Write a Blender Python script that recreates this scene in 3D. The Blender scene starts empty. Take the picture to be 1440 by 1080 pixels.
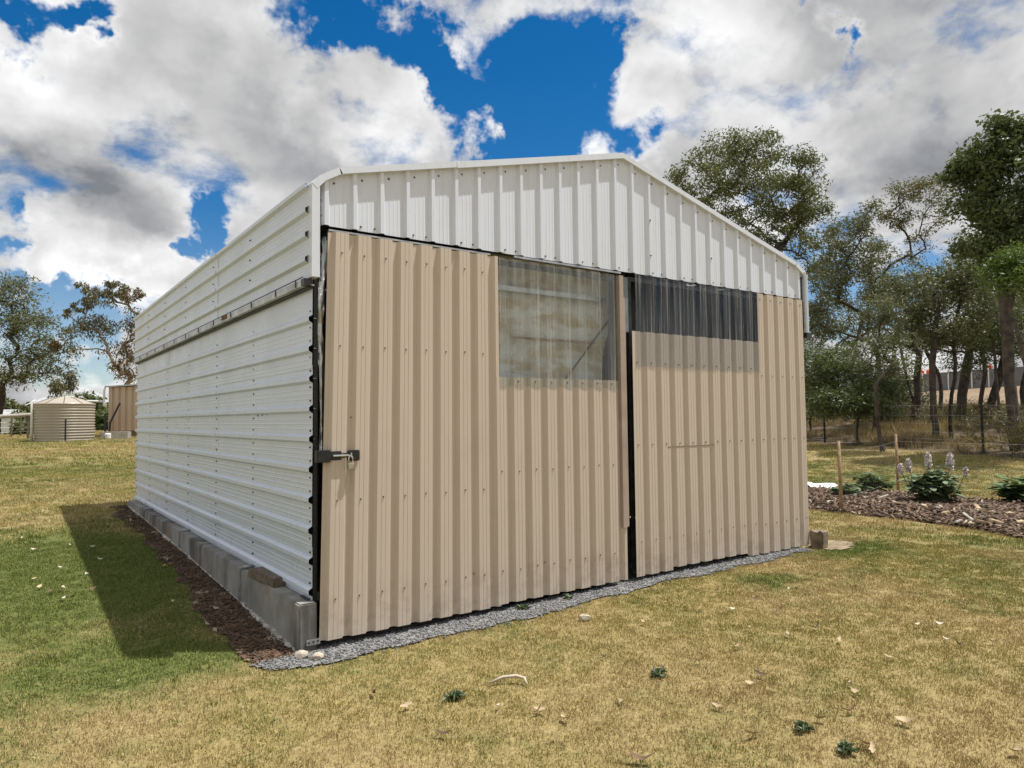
import bpy, bmesh, math, random
import numpy as np
from mathutils import Vector, Matrix

S = bpy.context.scene
COL = S.collection
PI = math.pi

# ------------------------------------------------------------------ camera
F_PX, YAW, PITCH, ROLL = 997.03, 0.6248, 0.0482, -0.0112
CAM = np.array([-1.6794, -4.5841, 1.5318])
_f = np.array([math.sin(YAW)*math.cos(PITCH), math.cos(YAW)*math.cos(PITCH), math.sin(PITCH)])
_r = np.array([math.cos(YAW), -math.sin(YAW), 0.0]); _u = np.cross(_r, _f)
_cr, _sr = math.cos(ROLL), math.sin(ROLL)
RGT, UPV, FWD = _cr*_r+_sr*_u, -_sr*_r+_cr*_u, _f
cd = bpy.data.cameras.new('camera'); cam = bpy.data.objects.new('camera', cd); COL.objects.link(cam)
cd.sensor_width = 36.0; cd.lens = F_PX/1440*36.0; cd.clip_start = 0.05; cd.clip_end = 6000
cam.matrix_world = Matrix(((RGT[0], UPV[0], -FWD[0], CAM[0]), (RGT[1], UPV[1], -FWD[1], CAM[1]),
                           (RGT[2], UPV[2], -FWD[2], CAM[2]), (0, 0, 0, 1)))
S.camera = cam
S.render.resolution_x, S.render.resolution_y = 1024, 768

def ray(u, v):
    return RGT*((u-720)/F_PX) + UPV*((540-v)/F_PX) + FWD
def at(u, v, D):                       # point seen at photo pixel (u, v), D metres away on plan
    d = ray(u, v); return CAM + d*(D/math.hypot(d[0], d[1]))

# ------------------------------------------------------------------ light
SUNV = np.array([0.96, -0.57, 3.05]); SUNV /= np.linalg.norm(SUNV)
SUN_EL = math.asin(SUNV[2]); SUN_ROT = math.atan2(SUNV[0], SUNV[1])
sd = bpy.data.lights.new('sun', 'SUN'); sd.energy = 5.0; sd.angle = math.radians(0.53); sd.color = (1.0, 0.975, 0.945)
sun = bpy.data.objects.new('sun', sd); COL.objects.link(sun)
sun.rotation_euler = Vector(SUNV).to_track_quat('Z', 'Y').to_euler(); sun.location = (20, -10, 60)

S.view_settings.view_transform = 'Standard'; S.view_settings.look = 'None'
S.view_settings.exposure = 0.18; S.view_settings.gamma = 1.0; S.view_settings.use_curve_mapping = False

# ------------------------------------------------------------------ node helper
class NT:
    def __init__(s, tree): s.t = tree; s.n = tree.nodes; s.l = tree.links
    def node(s, kind, **kw):
        n = s.n.new(kind)
        for k, v in kw.items(): setattr(n, k, v)
        return n
    def put(s, sock, v):
        if isinstance(v, bpy.types.NodeSocket): s.l.new(v, sock)
        elif v is not None: sock.default_value = v
    def m(s, op, a, b=None, c=None, clamp=False):
        n = s.node('ShaderNodeMath', operation=op, use_clamp=clamp)
        for i, v in enumerate((a, b, c)):
            if v is not None: s.put(n.inputs[i], v)
        return n.outputs[0]
    def vm(s, op, a, b=None, out=0):
        n = s.node('ShaderNodeVectorMath', operation=op); s.put(n.inputs[0], a)
        if b is not None: s.put(n.inputs[3 if op == 'SCALE' else 1], b)
        return n.outputs[out]
    def noise(s, vec, scale, detail=4, rough=0.55, dist=0.0, out=0):
        n = s.node('ShaderNodeTexNoise'); s.put(n.inputs['Vector'], vec); s.put(n.inputs['Scale'], scale)
        n.inputs['Detail'].default_value = detail; n.inputs['Roughness'].default_value = rough
        n.inputs['Distortion'].default_value = dist
        return n.outputs[out]
    def ramp(s, fac, a, b, lo=0.0, hi=1.0, smooth=True):
        n = s.node('ShaderNodeMapRange'); n.interpolation_type = 'SMOOTHSTEP' if smooth else 'LINEAR'
        s.put(n.inputs[0], fac)
        for i, v in zip((1, 2, 3, 4), (a, b, lo, hi)): s.put(n.inputs[i], v)
        return n.outputs[0]
    def mix(s, fac, a, b, mode='MIX'):
        n = s.node('ShaderNodeMix', data_type='RGBA', blend_type=mode)
        s.put(n.inputs[0], fac)
        for i, v in ((6, a), (7, b)):
            if not isinstance(v, bpy.types.NodeSocket): v = (v[0], v[1], v[2], 1.0)
            s.put(n.inputs[i], v)
        return n.outputs[2]
    def pos(s): return s.node('ShaderNodeNewGeometry').outputs['Position']
    def xyz(s, v):
        n = s.node('ShaderNodeSeparateXYZ'); s.put(n.inputs[0], v); return n.outputs
    def comb(s, x, y, z):
        n = s.node('ShaderNodeCombineXYZ')
        for i, v in enumerate((x, y, z)): s.put(n.inputs[i], v)
        return n.outputs[0]
    def bump(s, h, strength=0.3, dist=0.01):
        n = s.node('ShaderNodeBump'); s.put(n.inputs['Height'], h)
        n.inputs['Strength'].default_value = strength; n.inputs['Distance'].default_value = dist
        return n.outputs[0]

# ------------------------------------------------------------------ sky
W = bpy.data.worlds.new('World'); S.world = W; W.use_nodes = True
W.cycles.sampling_method = 'MANUAL'; W.cycles.sample_map_resolution = 256
S.cycles.max_bounces = 5; S.cycles.diffuse_bounces = 2; S.cycles.glossy_bounces = 2; S.cycles.transparent_max_bounces = 12
def build_sky():
    T = NT(W.node_tree); T.n.clear()
    out = T.node('ShaderNodeOutputWorld'); bg = T.node('ShaderNodeBackground'); T.l.new(bg.outputs[0], out.inputs[0])
    STR = 0.1
    bg.inputs[1].default_value = STR
    sky = T.node('ShaderNodeTexSky'); sky.sky_type = 'NISHITA'; sky.sun_disc = False
    sky.sun_elevation = SUN_EL; sky.sun_rotation = SUN_ROT
    sky.altitude = 600; sky.air_density = 1.0; sky.dust_density = 0.3; sky.ozone_density = 3.0
    hs = T.node('ShaderNodeHueSaturation'); hs.inputs['Saturation'].default_value = 1.4; hs.inputs['Value'].default_value = 0.95
    T.l.new(sky.outputs[0], hs.inputs['Color'])
    d = T.node('ShaderNodeTexCoord').outputs['Generated']
    d = T.vm('NORMALIZE', d)
    x, y, z = T.xyz(d)
    T.put(hs.inputs['Saturation'], T.ramp(z, 0.02, 0.30, 0.95, 1.42))
    k = T.m('DIVIDE', 1.0, T.m('ADD', T.m('MAXIMUM', z, 0.0), 0.42))
    p = T.vm('SCALE', d, k)                         # flattened toward the horizon like a cloud deck
    nd = T.vm('SUBTRACT', T.noise(d, 9.0, 5, 0.62, out=1), (0.5, 0.5, 0.5))
    pw = T.vm('ADD', p, T.vm('SCALE', nd, 0.07))
    dw = T.vm('ADD', d, T.vm('SCALE', nd, 0.22))               # ragged outlines
    big = T.noise(pw, 1.9, 1, 0.5)
    det = T.noise(pw, 4.4, 7, 0.58)
    low = T.noise(pw, 3.2, 2, 0.45); low2 = T.noise(T.vm('ADD', pw, tuple(SUNV*0.10+UPV*0.05)), 3.2, 2, 0.45)
    det2 = T.noise(T.vm('ADD', pw, tuple(SUNV*0.03+UPV*0.015)), 4.4, 4, 0.58)
    def blob(u, v, s, w, sx=1.0):
        c = ray(u, v); c = c/np.linalg.norm(c)
        dv = T.vm('SUBTRACT', dw, tuple(c))
        # anisotropic: stretch along the horizontal
        if sx != 1.0:
            h = np.array([c[1], -c[0], 0.0]); h /= np.linalg.norm(h)
            along = T.vm('DOT_PRODUCT', dv, tuple(h), out=1)
            q = T.m('SUBTRACT', T.vm('DOT_PRODUCT', dv, dv, out=1), T.m('MULTIPLY', T.m('MULTIPLY', along, along), 1-1/sx**2))
        else:
            q = T.vm('DOT_PRODUCT', dv, dv, out=1)
        return T.m('MULTIPLY', T.m('EXPONENT', T.m('MULTIPLY', q, -1.0/(s/F_PX)**2)), w)
    def total(lst):
        acc = None
        for b in lst:
            r = blob(*b); acc = r if acc is None else T.m('ADD', acc, r)
        return acc
    holes = total([(740, 155, 75, .62), (650, 120, 40, .36), (770, 70, 60, .5), (735, 210, 50, .5), (595, 66, 42, .62, 1.5), (645, 112, 34, .3),
                   (480, 18, 40, .52, 1.8), (835, 90, 34, .30), (905, 195, 30, .48), (850, 165, 26, .3), (55, 10, 34, .6, 1.8), (115, 50, 26, .40),
                   (245, 345, 26, .62, 1.7), (300, 335, 24, .4), (10, 330, 22, .5), (70, 425, 38, .72, 1.7), (150, 455, 36, .35, 2.0),
                   (205, 400, 24, .3), (120, 375, 50, -.35, 1.8), (700, 90, 26, -.35), (1182, 45, 20, .50), (1130, 30, 20, .3), (1290, 395, 40, .65), (1160, 440, 50, .5),
                   (30, 505, 40, .35, 1.5), (620, 210, 40, -.2)])
    greys = total([(260, 250, 170, .52, 1.4), (60, 230, 110, .3), (440, 270, 90, .4), (1350, 140, 170, .62), (1230, 260, 80, .3), (640, 40, 70, .15, 2.0)])
    lights = total([(400, 75, 80, .42), (540, 185, 60, .42), (1000, 40, 90, .3), (1130, 210, 80, .34), (150, 390, 70, .5, 1.5), (80, 90, 80, .30), (850, 190, 60, .3)])
    dens = T.m('ADD', T.m('MULTIPLY', T.m('SUBTRACT', big, 0.5), 0.55), T.m('MULTIPLY', T.m('SUBTRACT', det, 0.5), 1.35))
    dens = T.m('SUBTRACT', T.m('ADD', dens, 0.30), holes)
    dens = T.m('ADD', dens, T.ramp(z, 0.03, 0.14, 0.26, 0.0))         # deck seen edge-on closes up toward the horizon
    alpha = T.ramp(dens, -0.04, 0.24)
    thick = T.ramp(dens, 0.08, 0.50)
    rel = T.m('MULTIPLY', T.m('SUBTRACT', det, det2), T.ramp(thick, 0, 1, 2.0, 0.7))      # lit side of the billows
    rel = T.m('ADD', rel, T.m('MULTIPLY', T.m('SUBTRACT', low, low2), 1.3))
    lum = T.m('SUBTRACT', T.m('ADD', 0.90, rel), T.m('MULTIPLY', thick, 0.20))
    lum = T.m('SUBTRACT', lum, T.m('MULTIPLY', T.m('MINIMUM', greys, 0.8), 0.36))
    lum = T.m('ADD', lum, T.m('MULTIPLY', lights, 0.75))
    lum = T.m('MINIMUM', T.m('MAXIMUM', lum, 0.30), 1.35)
    tint = T.mix(T.ramp(lum, 0.25, 0.75), (0.93, 0.965, 1.04), (1.0, 1.0, 1.0))
    cc = T.vm('SCALE', tint, T.m('MULTIPLY', lum, CLOUD_GAIN/STR))
    final = T.mix(alpha, hs.outputs[0], cc)
    T.put(bg.inputs[0], final)
CLOUD_GAIN = 0.74
build_sky()

# ------------------------------------------------------------------ mesh helpers
def link(o, parent=None):
    COL.objects.link(o)
    if parent is not None: o.parent = parent
    return o
def obj(name, verts, faces, mat, parent=None, smooth=False):
    me = bpy.data.meshes.new(name)
    me.from_pydata([tuple(map(float, v)) for v in verts], [], faces)
    me.materials.append(mat)
    if smooth: me.polygons.foreach_set('use_smooth', [True]*len(me.polygons))
    me.update()
    return link(bpy.data.objects.new(name, me), parent)
def fast_mesh(name, V, Fc, mat):
    """V (n,3), Fc (m,k) of equal polygons"""
    V = np.asarray(V, np.float32); Fc = np.asarray(Fc, np.int32); k = Fc.shape[1]
    me = bpy.data.meshes.new(name)
    me.vertices.add(len(V)); me.vertices.foreach_set('co', V.ravel())
    me.loops.add(Fc.size); me.loops.foreach_set('vertex_index', Fc.ravel())
    me.polygons.add(len(Fc)); me.polygons.foreach_set('loop_start', np.arange(0, Fc.size, k, dtype=np.int32))
    me.materials.append(mat); me.update(calc_edges=True)
    return me
def fobj(name, V, Fc, mat, parent=None, smooth=False):
    me = fast_mesh(name, V, Fc, mat)
    if smooth: me.polygons.foreach_set('use_smooth', [True]*len(me.polygons))
    return link(bpy.data.objects.new(name, me), parent)
def tag(o, label=None, cat=None, group=None, kind=None):
    for k, v in (('label', label), ('category', cat), ('group', group), ('kind', kind)):
        if v: o[k] = v
    return o
def empty(name, loc=(0, 0, 0), rz=0.0):
    o = bpy.data.objects.new(name, None); o.location = [float(c) for c in loc]; o.rotation_euler = (0, 0, rz)
    o.empty_display_size = 0.1
    return link(o)
def copy_tree(o, parent=None):
    c = o.copy(); COL.objects.link(c); c.parent = parent
    for ch in list(o.children): copy_tree(ch, c)
    return c

class MB:
    """collects shapes for one mesh"""
    def __init__(s): s.v = []; s.f = []
    def add(s, v, f):
        n = len(s.v); s.v += [tuple(map(float, a)) for a in v]; s.f += [tuple(i+n for i in q) for q in f]; return s
    def box(s, x0, x1, y0, y1, z0, z1, bev=0.0):
        if bev <= 0:
            v = [(x, y, z) for z in (z0, z1) for y in (y0, y1) for x in (x0, x1)]
            return s.add(v, [(0, 2, 3, 1), (4, 5, 7, 6), (0, 1, 5, 4), (2, 6, 7, 3), (0, 4, 6, 2), (1, 3, 7, 5)])
        bm = bmesh.new(); bmesh.ops.create_cube(bm, size=1.0)
        bmesh.ops.scale(bm, vec=(x1-x0, y1-y0, z1-z0), verts=bm.verts)
        bmesh.ops.translate(bm, vec=((x0+x1)/2, (y0+y1)/2, (z0+z1)/2), verts=bm.verts)
        bmesh.ops.bevel(bm, geom=bm.edges[:], offset=bev, segments=2, affect='EDGES')
        return s.bm(bm)
    def bm(s, bm):
        bm.verts.index_update(); s.add([v.co for v in bm.verts], [tuple(v.index for v in f.verts) for f in bm.faces]); bm.free(); return s
    def tube(s, pts, rad, n=8, caps=True):
        pts = [np.array(p, float) for p in pts]
        if not hasattr(rad, '__len__'): rad = [rad]*len(pts)
        V = []; Fs = []; prev = None
        for i, p in enumerate(pts):
            t = pts[min(i+1, len(pts)-1)]-pts[max(i-1, 0)]; t = t/(np.linalg.norm(t)+1e-9)
            a = prev if prev is not None else (np.array([1., 0, 0]) if abs(t[0]) < .8 else np.array([0, 1., 0]))
            a = a-t*np.dot(a, t); a /= (np.linalg.norm(a)+1e-9); b = np.cross(t, a); prev = a
            for k in range(n):
                w = 2*PI*k/n; V.append(p+rad[i]*(math.cos(w)*a+math.sin(w)*b))
        for i in range(len(pts)-1):
            for k in range(n):
                k2 = (k+1) % n; Fs.append((i*n+k, i*n+k2, (i+1)*n+k2, (i+1)*n+k))
        if caps:
            Fs.append(tuple(range(n-1, -1, -1))); Fs.append(tuple((len(pts)-1)*n+k for k in range(n)))
        return s.add(V, Fs)
    def prism(s, poly, a0, a1, fn):
        """poly of (p,q); extruded from a0 to a1; fn(p,q,a)->xyz"""
        n = len(poly); v = [fn(p, q, a0) for p, q in poly]+[fn(p, q, a1) for p, q in poly]
        f = [tuple(range(n-1, -1, -1)), tuple(range(n, 2*n))]+[(i, (i+1) % n, n+(i+1) % n, n+i) for i in range(n)]
        return s.add(v, f)
    def build(s, name, mat, parent=None, smooth=False): return obj(name, s.v, s.f, mat, parent, smooth)

# ------------------------------------------------------------------ terrain height
_CP = np.array([(0,-.4,.02),(3,-.4,.06),(5.6,-.4,.07),(-1.7,-4.6,0),(3,-4,.02),(8,-4,0),(-6,-3,.0),(-.2,0,.035),(-.2,3.6,.17),(-.2,7,.26),
    (-1.2,.4,.06),(-1.2,8,.29),(-6,5,.2),(-6,12,.38),(0,15,.45),(-.3,38.5,.92),(-.3,33,.80),(4,40,1.0),(-8,38,.6),(-14,25,.3),(10,45,1.1),(6,9,.25),(2.8,4,.15),(5.8,5,.15),
    (8.9,2,.0),(8.9,.2,0),(8.3,-1.2,0),(11.6,3.6,.0),(12.3,1.6,.02),(11.6,-.6,.02),(14.5,3,.14),(18.3,3,.52),(20.6,8.5,.6),(24,14,.75),(28,6,1.25),(27,0,1.05),(16,-3,.3),
    (30,16,1.25),(36,14,1.5),(45,10,2.0),(46,22,2.0),(55,14,2.8),(66,20,3.9),(66,8,3.9),(72,32,3.9),(80,16,4.2),(40,40,1.6),(20,30,.9),(-20,5,.1),(-20,60,.4),(10,80,.6),(-40,40,.0),(0,-30,0),(40,-25,.8),(-30,-20,0)])
def _tps():
    P = _CP[:, :2]/10; n = len(P)
    D = np.linalg.norm(P[:, None]-P[None], axis=2); K = np.where(D > 0, D**2*np.log(D+1e-12), 0)+np.eye(n)*.02
    Q = np.c_[np.ones(n), P]; A = np.block([[K, Q], [Q.T, np.zeros((3, 3))]])
    return np.linalg.solve(A, np.r_[_CP[:, 2], np.zeros(3)])
_TW = _tps()
def H(x, y):
    x = np.asarray(x, float); y = np.asarray(y, float); sh = np.broadcast(x, y).shape
    q = np.stack([np.broadcast_to(x, sh).ravel(), np.broadcast_to(y, sh).ravel()], 1)/10
    rr = np.hypot(q[:, 0]-1, q[:, 1]-1); sc = np.minimum(1, 9.0/np.maximum(rr, 1e-6)); qq = (q-1)*sc[:, None]+1
    D = np.linalg.norm(qq[:, None]-_CP[None, :, :2]/10, axis=2)
    z = (np.where(D > 0, D**2*np.log(D+1e-12), 0)@_TW[:-3])+_TW[-3]+qq@_TW[-2:]
    z = np.clip(z, -1.5, 4.6)
    return z.reshape(sh) if sh else float(z[0])
def G(x, y): return float(H(np.array([x]), np.array([y]))[0])
def ground_px(u, v):
    """where the view line of photo pixel (u,v) meets the ground"""
    d = ray(u, v); t = 2.0
    for _ in range(60):
        p = CAM+d*t; t = t+(p[2]-G(p[0], p[1]))/max(-d[2], .02)*.7
    return CAM+d*t
# ------------------------------------------------------------------ materials
def mat(name):
    m = bpy.data.materials.new(name); m.use_nodes = True; T = NT(m.node_tree)
    b = T.n['Principled BSDF']; return m, T, b
def simple(name, col, rough=.6, metal=0.0, var=.15, scale=6.0, bump=0.0, bscale=40.0, spec=.5):
    m, T, b = mat(name); p = T.pos()
    n = T.noise(p, scale, 5, .6)
    lo = tuple(c*(1-var) for c in col); hi = tuple(min(1, c*(1+var)) for c in col)
    T.put(b.inputs['Base Color'], T.mix(T.ramp(n, .3, .7), lo, hi))
    b.inputs['Roughness'].default_value = rough; b.inputs['Metallic'].default_value = metal
    b.inputs['Specular IOR Level'].default_value = spec
    if bump: T.put(b.inputs['Normal'], T.bump(T.noise(p, bscale, 4, .6), bump, .01))
    return m
def paint(name, col, dirt, rough=.38, streak_axis=2, chalk=None, amt=.35, splash=False):
    """weathered colour-coated steel: faint streaks along the sheet, grime, uneven gloss"""
    m, T, b = mat(name); p = T.pos(); x, y, z = T.xyz(p)
    if streak_axis == 2: sv = T.comb(T.m('MULTIPLY', x, 26), T.m('MULTIPLY', y, 26), T.m('MULTIPLY', z, 1.1))
    else: sv = T.comb(x, T.m('MULTIPLY', y, .9), T.m('MULTIPLY', z, 30))
    st = T.noise(sv, 1.0, 4, .6); gr = T.noise(p, 2.1, 6, .62); fine = T.noise(p, 60, 3, .6)
    c = T.mix(T.m('MULTIPLY', T.ramp(st, .48, .78), amt), col, dirt)
    c = T.mix(T.m('MULTIPLY', T.ramp(gr, .5, .8), amt*.8), c, dirt)
    c = T.mix(T.m('MULTIPLY', T.ramp(fine, .62, .75), .18), c, dirt)
    if chalk:
        ch = T.noise(T.comb(x, T.m('MULTIPLY', y, 2.0), T.m('MULTIPLY', z, 9.0)), 2.2, 7, .68)
        c = T.mix(T.m('MULTIPLY', T.ramp(ch, .5, .62), .3), c, chalk)
    if splash:      # dusty splash marks along the foot of the sheets
        sm = T.m('MULTIPLY', T.ramp(T.m('ADD', z, T.m('MULTIPLY', gr, .5)), .38, .75, 1.0, 0.0), T.ramp(T.noise(p, 9.0, 5, .7), .42, .66))
        c = T.mix(T.m('MULTIPLY', sm, .4), c, (.27, .20, .135))
    T.put(b.inputs['Base Color'], c)
    T.put(b.inputs['Roughness'], T.ramp(gr, .3, .7, rough-.07, rough+.12))
    T.put(b.inputs['Normal'], T.bump(T.m('ADD', T.m('MULTIPLY', gr, 1.0), T.m('MULTIPLY', st, .25)), .12, .012))
    return m
M = {}
M['white_wall'] = paint('white_wall_paint', (.635, .705, .83), (.45, .475, .51), .30, 1, chalk=(.71, .775, .88), amt=.2)
M['white_gable'] = paint('white_gable_paint', (.695, .74, .82), (.50, .51, .52), .36, 2, amt=.3)
M['white_trim'] = paint('white_trim_paint', (.69, .735, .81), (.5, .5, .47), .4, 2, amt=.35)
M['beige'] = paint('beige_paint', (.565, .482, .392), (.44, .37, .295), .42, 2, amt=.4, splash=True)
M['galv'] = simple('galvanised_steel', (.52, .54, .56), .38, .85, .2, 14, .05)
M['black'] = simple('black_steel', (.012, .012, .013), .5, 0, .5, 20, .1)
M['dark_steel'] = simple('dark_steel', (.05, .05, .05), .5, .4, .4, 9, .1)
M['grey_screw'] = simple('screw_head', (.10, .10, .10), .5, .5, .3, 30)
M['brass'] = simple('padlock_body', (.45, .43, .38), .35, .9, .2, 60)
M['chrome'] = simple('shackle_steel', (.75, .76, .78), .18, 1.0, .1, 40)
M['pinkish_trim'] = simple('pinkish_trim', (.37, .295, .245), .5, 0, .12, 5, .05)
M['channel'] = simple('dull_channel_steel', (.52, .56, .60), .5, .1, .3, 6)
M['grey_strip'] = simple('blue_grey_strip', (.22, .27, .28), .5, 0, .2, 6)
M['pvc'] = simple('white_pvc', (.72, .72, .69), .4, 0, .08, 5)
M['rust'] = simple('rusty_steel', (.16, .07, .04), .8, .2, .5, 40, .3)

def concrete():
    m, T, b = mat('concrete'); p = T.pos(); x, y, z = T.xyz(p)
    n = T.noise(p, 3.0, 7, .65); s = T.noise(T.comb(T.m('MULTIPLY', x, 5), T.m('MULTIPLY', y, 9), T.m('MULTIPLY', z, .6)), 1.0, 5, .6)
    c = T.mix(T.ramp(n, .3, .7), (.20, .195, .18), (.34, .33, .31))
    big = T.noise(T.comb(0.0, T.m('MULTIPLY', y, 1.0), 3.3), 0.75, 2, .5)
    dk = T.m('MULTIPLY', T.ramp(s, .36, .60), T.ramp(big, .42, .55))
    c = T.mix(T.m('MULTIPLY', dk, .85), c, (.045, .042, .036))
    rs = T.m('MULTIPLY', T.ramp(T.noise(p, 2.3, 4, .6), .58, .72), .5)
    c = T.mix(rs, c, (.27, .17, .09))
    T.put(b.inputs['Base Color'], c); b.inputs['Roughness'].default_value = .88
    T.put(b.inputs['Normal'], T.bump(T.noise(p, 55, 6, .7), .35, .008)); return m
M['concrete'] = concrete()
M['block'] = simple('weathered_block', (.20, .155, .105), .9, 0, .45, 12, .5, 40)
M['timber'] = simple('weathered_timber', (.145, .115, .085), .85, 0, .4, 22, .5, 90)
M['stake'] = simple('stake_timber', (.30, .20, .11), .85, 0, .3, 14, .4, 80)
M['grey_timber'] = simple('silvered_timber', (.36, .33, .28), .85, 0, .25, 10, .4, 80)

def foil(name, tan_amt, seed, metal=.8, tone=1.0):
    m, T, b = mat(name); p = T.vm('ADD', T.pos(), (seed, seed*.7, 0)); x, y, z = T.xyz(p)
    n = T.noise(T.comb(T.m('MULTIPLY', x, 1.2), y, T.m('MULTIPLY', z, 3.2)), 1.6, 5, .65, .4)
    f = T.ramp(n, .52-tan_amt*.2, .67-tan_amt*.2)
    T.put(b.inputs['Base Color'], T.mix(f, (tone*.72, tone*.75, tone*.76), (tone*.50, tone*.42, tone*.27)))
    T.put(b.inputs['Metallic'], T.ramp(f, 0, 1, metal, 0.0)); T.put(b.inputs['Roughness'], T.ramp(f, 0, 1, .38, .75))
    cr = T.m('ADD', T.noise(p, 26, 5, .7, .6), T.m('MULTIPLY', T.noise(p, 7, 3, .6), .8))
    T.put(b.inputs['Normal'], T.bump(cr, .5, .02)); return m
M['foil'] = foil('foil_insulation', .5, 0.0, .0, .98); M['foil_strip'] = foil('foil_offcut', .1, 4.0)

def poly_sheet(name, tint, rough, dirt, freq, haze=0.0):
    """thin clear corrugated plastic"""
    m, T, b = mat(name); T.n.remove(b); out = T.n['Material Output']; p = T.pos()
    tr = T.node('ShaderNodeBsdfTransparent'); gl = T.node('ShaderNodeBsdfGlossy'); df = T.node('ShaderNodeBsdfDiffuse')
    tr.inputs[0].default_value = (*tint, 1); gl.inputs['Roughness'].default_value = rough
    df.inputs[0].default_value = (.66, .67, .66, 1)
    lw = T.node('ShaderNodeLayerWeight'); fr = T.m('ADD', 0.035, T.m('MULTIPLY', T.m('POWER', lw.outputs['Facing'], 4.0), 0.6))
    x, y, z = T.xyz(p)
    d = T.noise(T.comb(T.m('MULTIPLY', x, freq), 0.0, T.m('MULTIPLY', z, 0.8)), 1.0, 5, .65)
    sp = T.noise(p, 120, 2, .5)
    dd = T.m('ADD', T.m('MULTIPLY', T.ramp(d, .48, .68), dirt*1.6), T.m('MULTIPLY', T.ramp(sp, .66, .72), dirt*.9)); dd = T.m('ADD', dd, haze)  # pale streaks hold dirt and also painted reflections along the ridges
    m1 = T.node('ShaderNodeMixShader'); T.put(m1.inputs[0], fr); T.l.new(tr.outputs[0], m1.inputs[1]); T.l.new(gl.outputs[0], m1.inputs[2])
    m2 = T.node('ShaderNodeMixShader'); T.put(m2.inputs[0], dd); T.l.new(m1.outputs[0], m2.inputs[1]); T.l.new(df.outputs[0], m2.inputs[2])
    T.l.new(m2.outputs[0], out.inputs[0]); return m
M['clear'] = poly_sheet('clear_polycarbonate', (.955, .965, .95), .16, .13, 22, .055)
M['scuffed'] = poly_sheet('scuffed_polycarbonate', (.94, .95, .96), .12, .13, 46)

def ground_mat():
    m, T, b = mat('ground_soil'); p = T.pos(); x, y, z = T.xyz(p)
    g = T.m('ADD', green_mask(T, p), 0.0)
    n = T.noise(p, 1.4, 6, .62); n2 = T.noise(p, 38, 4, .7)
    c = T.mix(T.ramp(n2, .3, .7), (.20, .150, .064), (.36, .28, .13))
    cg = T.mix(T.ramp(n2, .3, .7), (.060, .075, .020), (.17, .185, .055))
    c = T.mix(g, c, cg)
    # rough paddock beyond the wire fence, then the pale graded bank
    side = T.m('SUBTRACT', T.m('MULTIPLY', T.m('SUBTRACT', x, 18.0), 5.5), T.m('MULTIPLY', T.m('SUBTRACT', y, 3.0), 2.3))
    side = T.ramp(T.m('ADD', side, T.m('MULTIPLY', T.m('SUBTRACT', n, .5), 5)), -2.5, 1.5)
    dry = T.mix(T.ramp(T.noise(p, 2.2, 6, .7), .35, .65), (.070, .050, .034), (.145, .110, .070))
    c = T.mix(side, c, dry)
    rr = T.m('SQRT', T.m('ADD', T.m('POWER', T.m('SUBTRACT', x, -1.7), 2), T.m('POWER', T.m('SUBTRACT', y, -4.6), 2)))
    bank = T.m('MULTIPLY', side, T.ramp(rr, 46, 50))
    c = T.mix(bank, c, T.mix(T.ramp(n, .35, .65), (.20, .145, .095), (.29, .22, .15)))
    far = T.ramp(rr, 50, 70); far = T.m('MULTIPLY', far, T.m('SUBTRACT', 1.0, side))
    c = T.mix(far, c, T.mix(T.ramp(T.noise(p, .02, 4, .6), .4, .6), (.16, .15, .065), (.085, .11, .035)))
    T.put(b.inputs['Base Color'], c); b.inputs['Roughness'].default_value = .95; b.inputs['Specular IOR Level'].default_value = .15
    T.put(b.inputs['Normal'], T.bump(T.m('ADD', n2, T.noise(p, 9, 4, .6)), .5, .03)); return m
def green_mask(T, p):
    """where the turf is still green: along the shaded side of the shed, and in drifts elsewhere"""
    x, y, z = T.xyz(p)
    def el(cx, cy, sx, sy, w):
        q = T.m('ADD', T.m('POWER', T.m('DIVIDE', T.m('SUBTRACT', x, cx), sx), 2), T.m('POWER', T.m('DIVIDE', T.m('SUBTRACT', y, cy), sy), 2))
        return T.m('MULTIPLY', T.m('EXPONENT', T.m('MULTIPLY', q, -1.0)), w)
    a = T.m('ADD', el(-.9, 3.0, 1.3, 2.5, .55), el(-2.6, 3.6, 1.7, 2.2, .30))
    a = T.m('ADD', a, el(-.95, .25, .8, .40, .28)); a = T.m('ADD', a, el(7.2, -1.2, 2.2, 1.6, .20)); a = T.m('ADD', a, el(3.9, -.75, .5, .3, .3))
    a = T.m('ADD', a, el(5.9, -.35, .7, .25, .35)); a = T.m('ADD', a, el(14.5, 4, 3.0, 5, .22))
    a = T.m('ADD', a, el(5.6, -2.8, 1.2, 1.0, .16)); a = T.m('ADD', a, el(-1.5, 16, 5.0, 6.5, .26)); a = T.m('ADD', a, el(-1.0, 31, 8.0, 5.0, .2)); a = T.m('ADD', a, el(-2.2, -.6, .9, .8, .16))
    n = T.m('ADD', T.m('MULTIPLY', T.noise(p, 1.1, 5, .65), .95), T.m('MULTIPLY', T.noise(p, 7.0, 4, .65), .5))
    return T.ramp(T.m('ADD', a, n), .68, 1.18)
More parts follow.
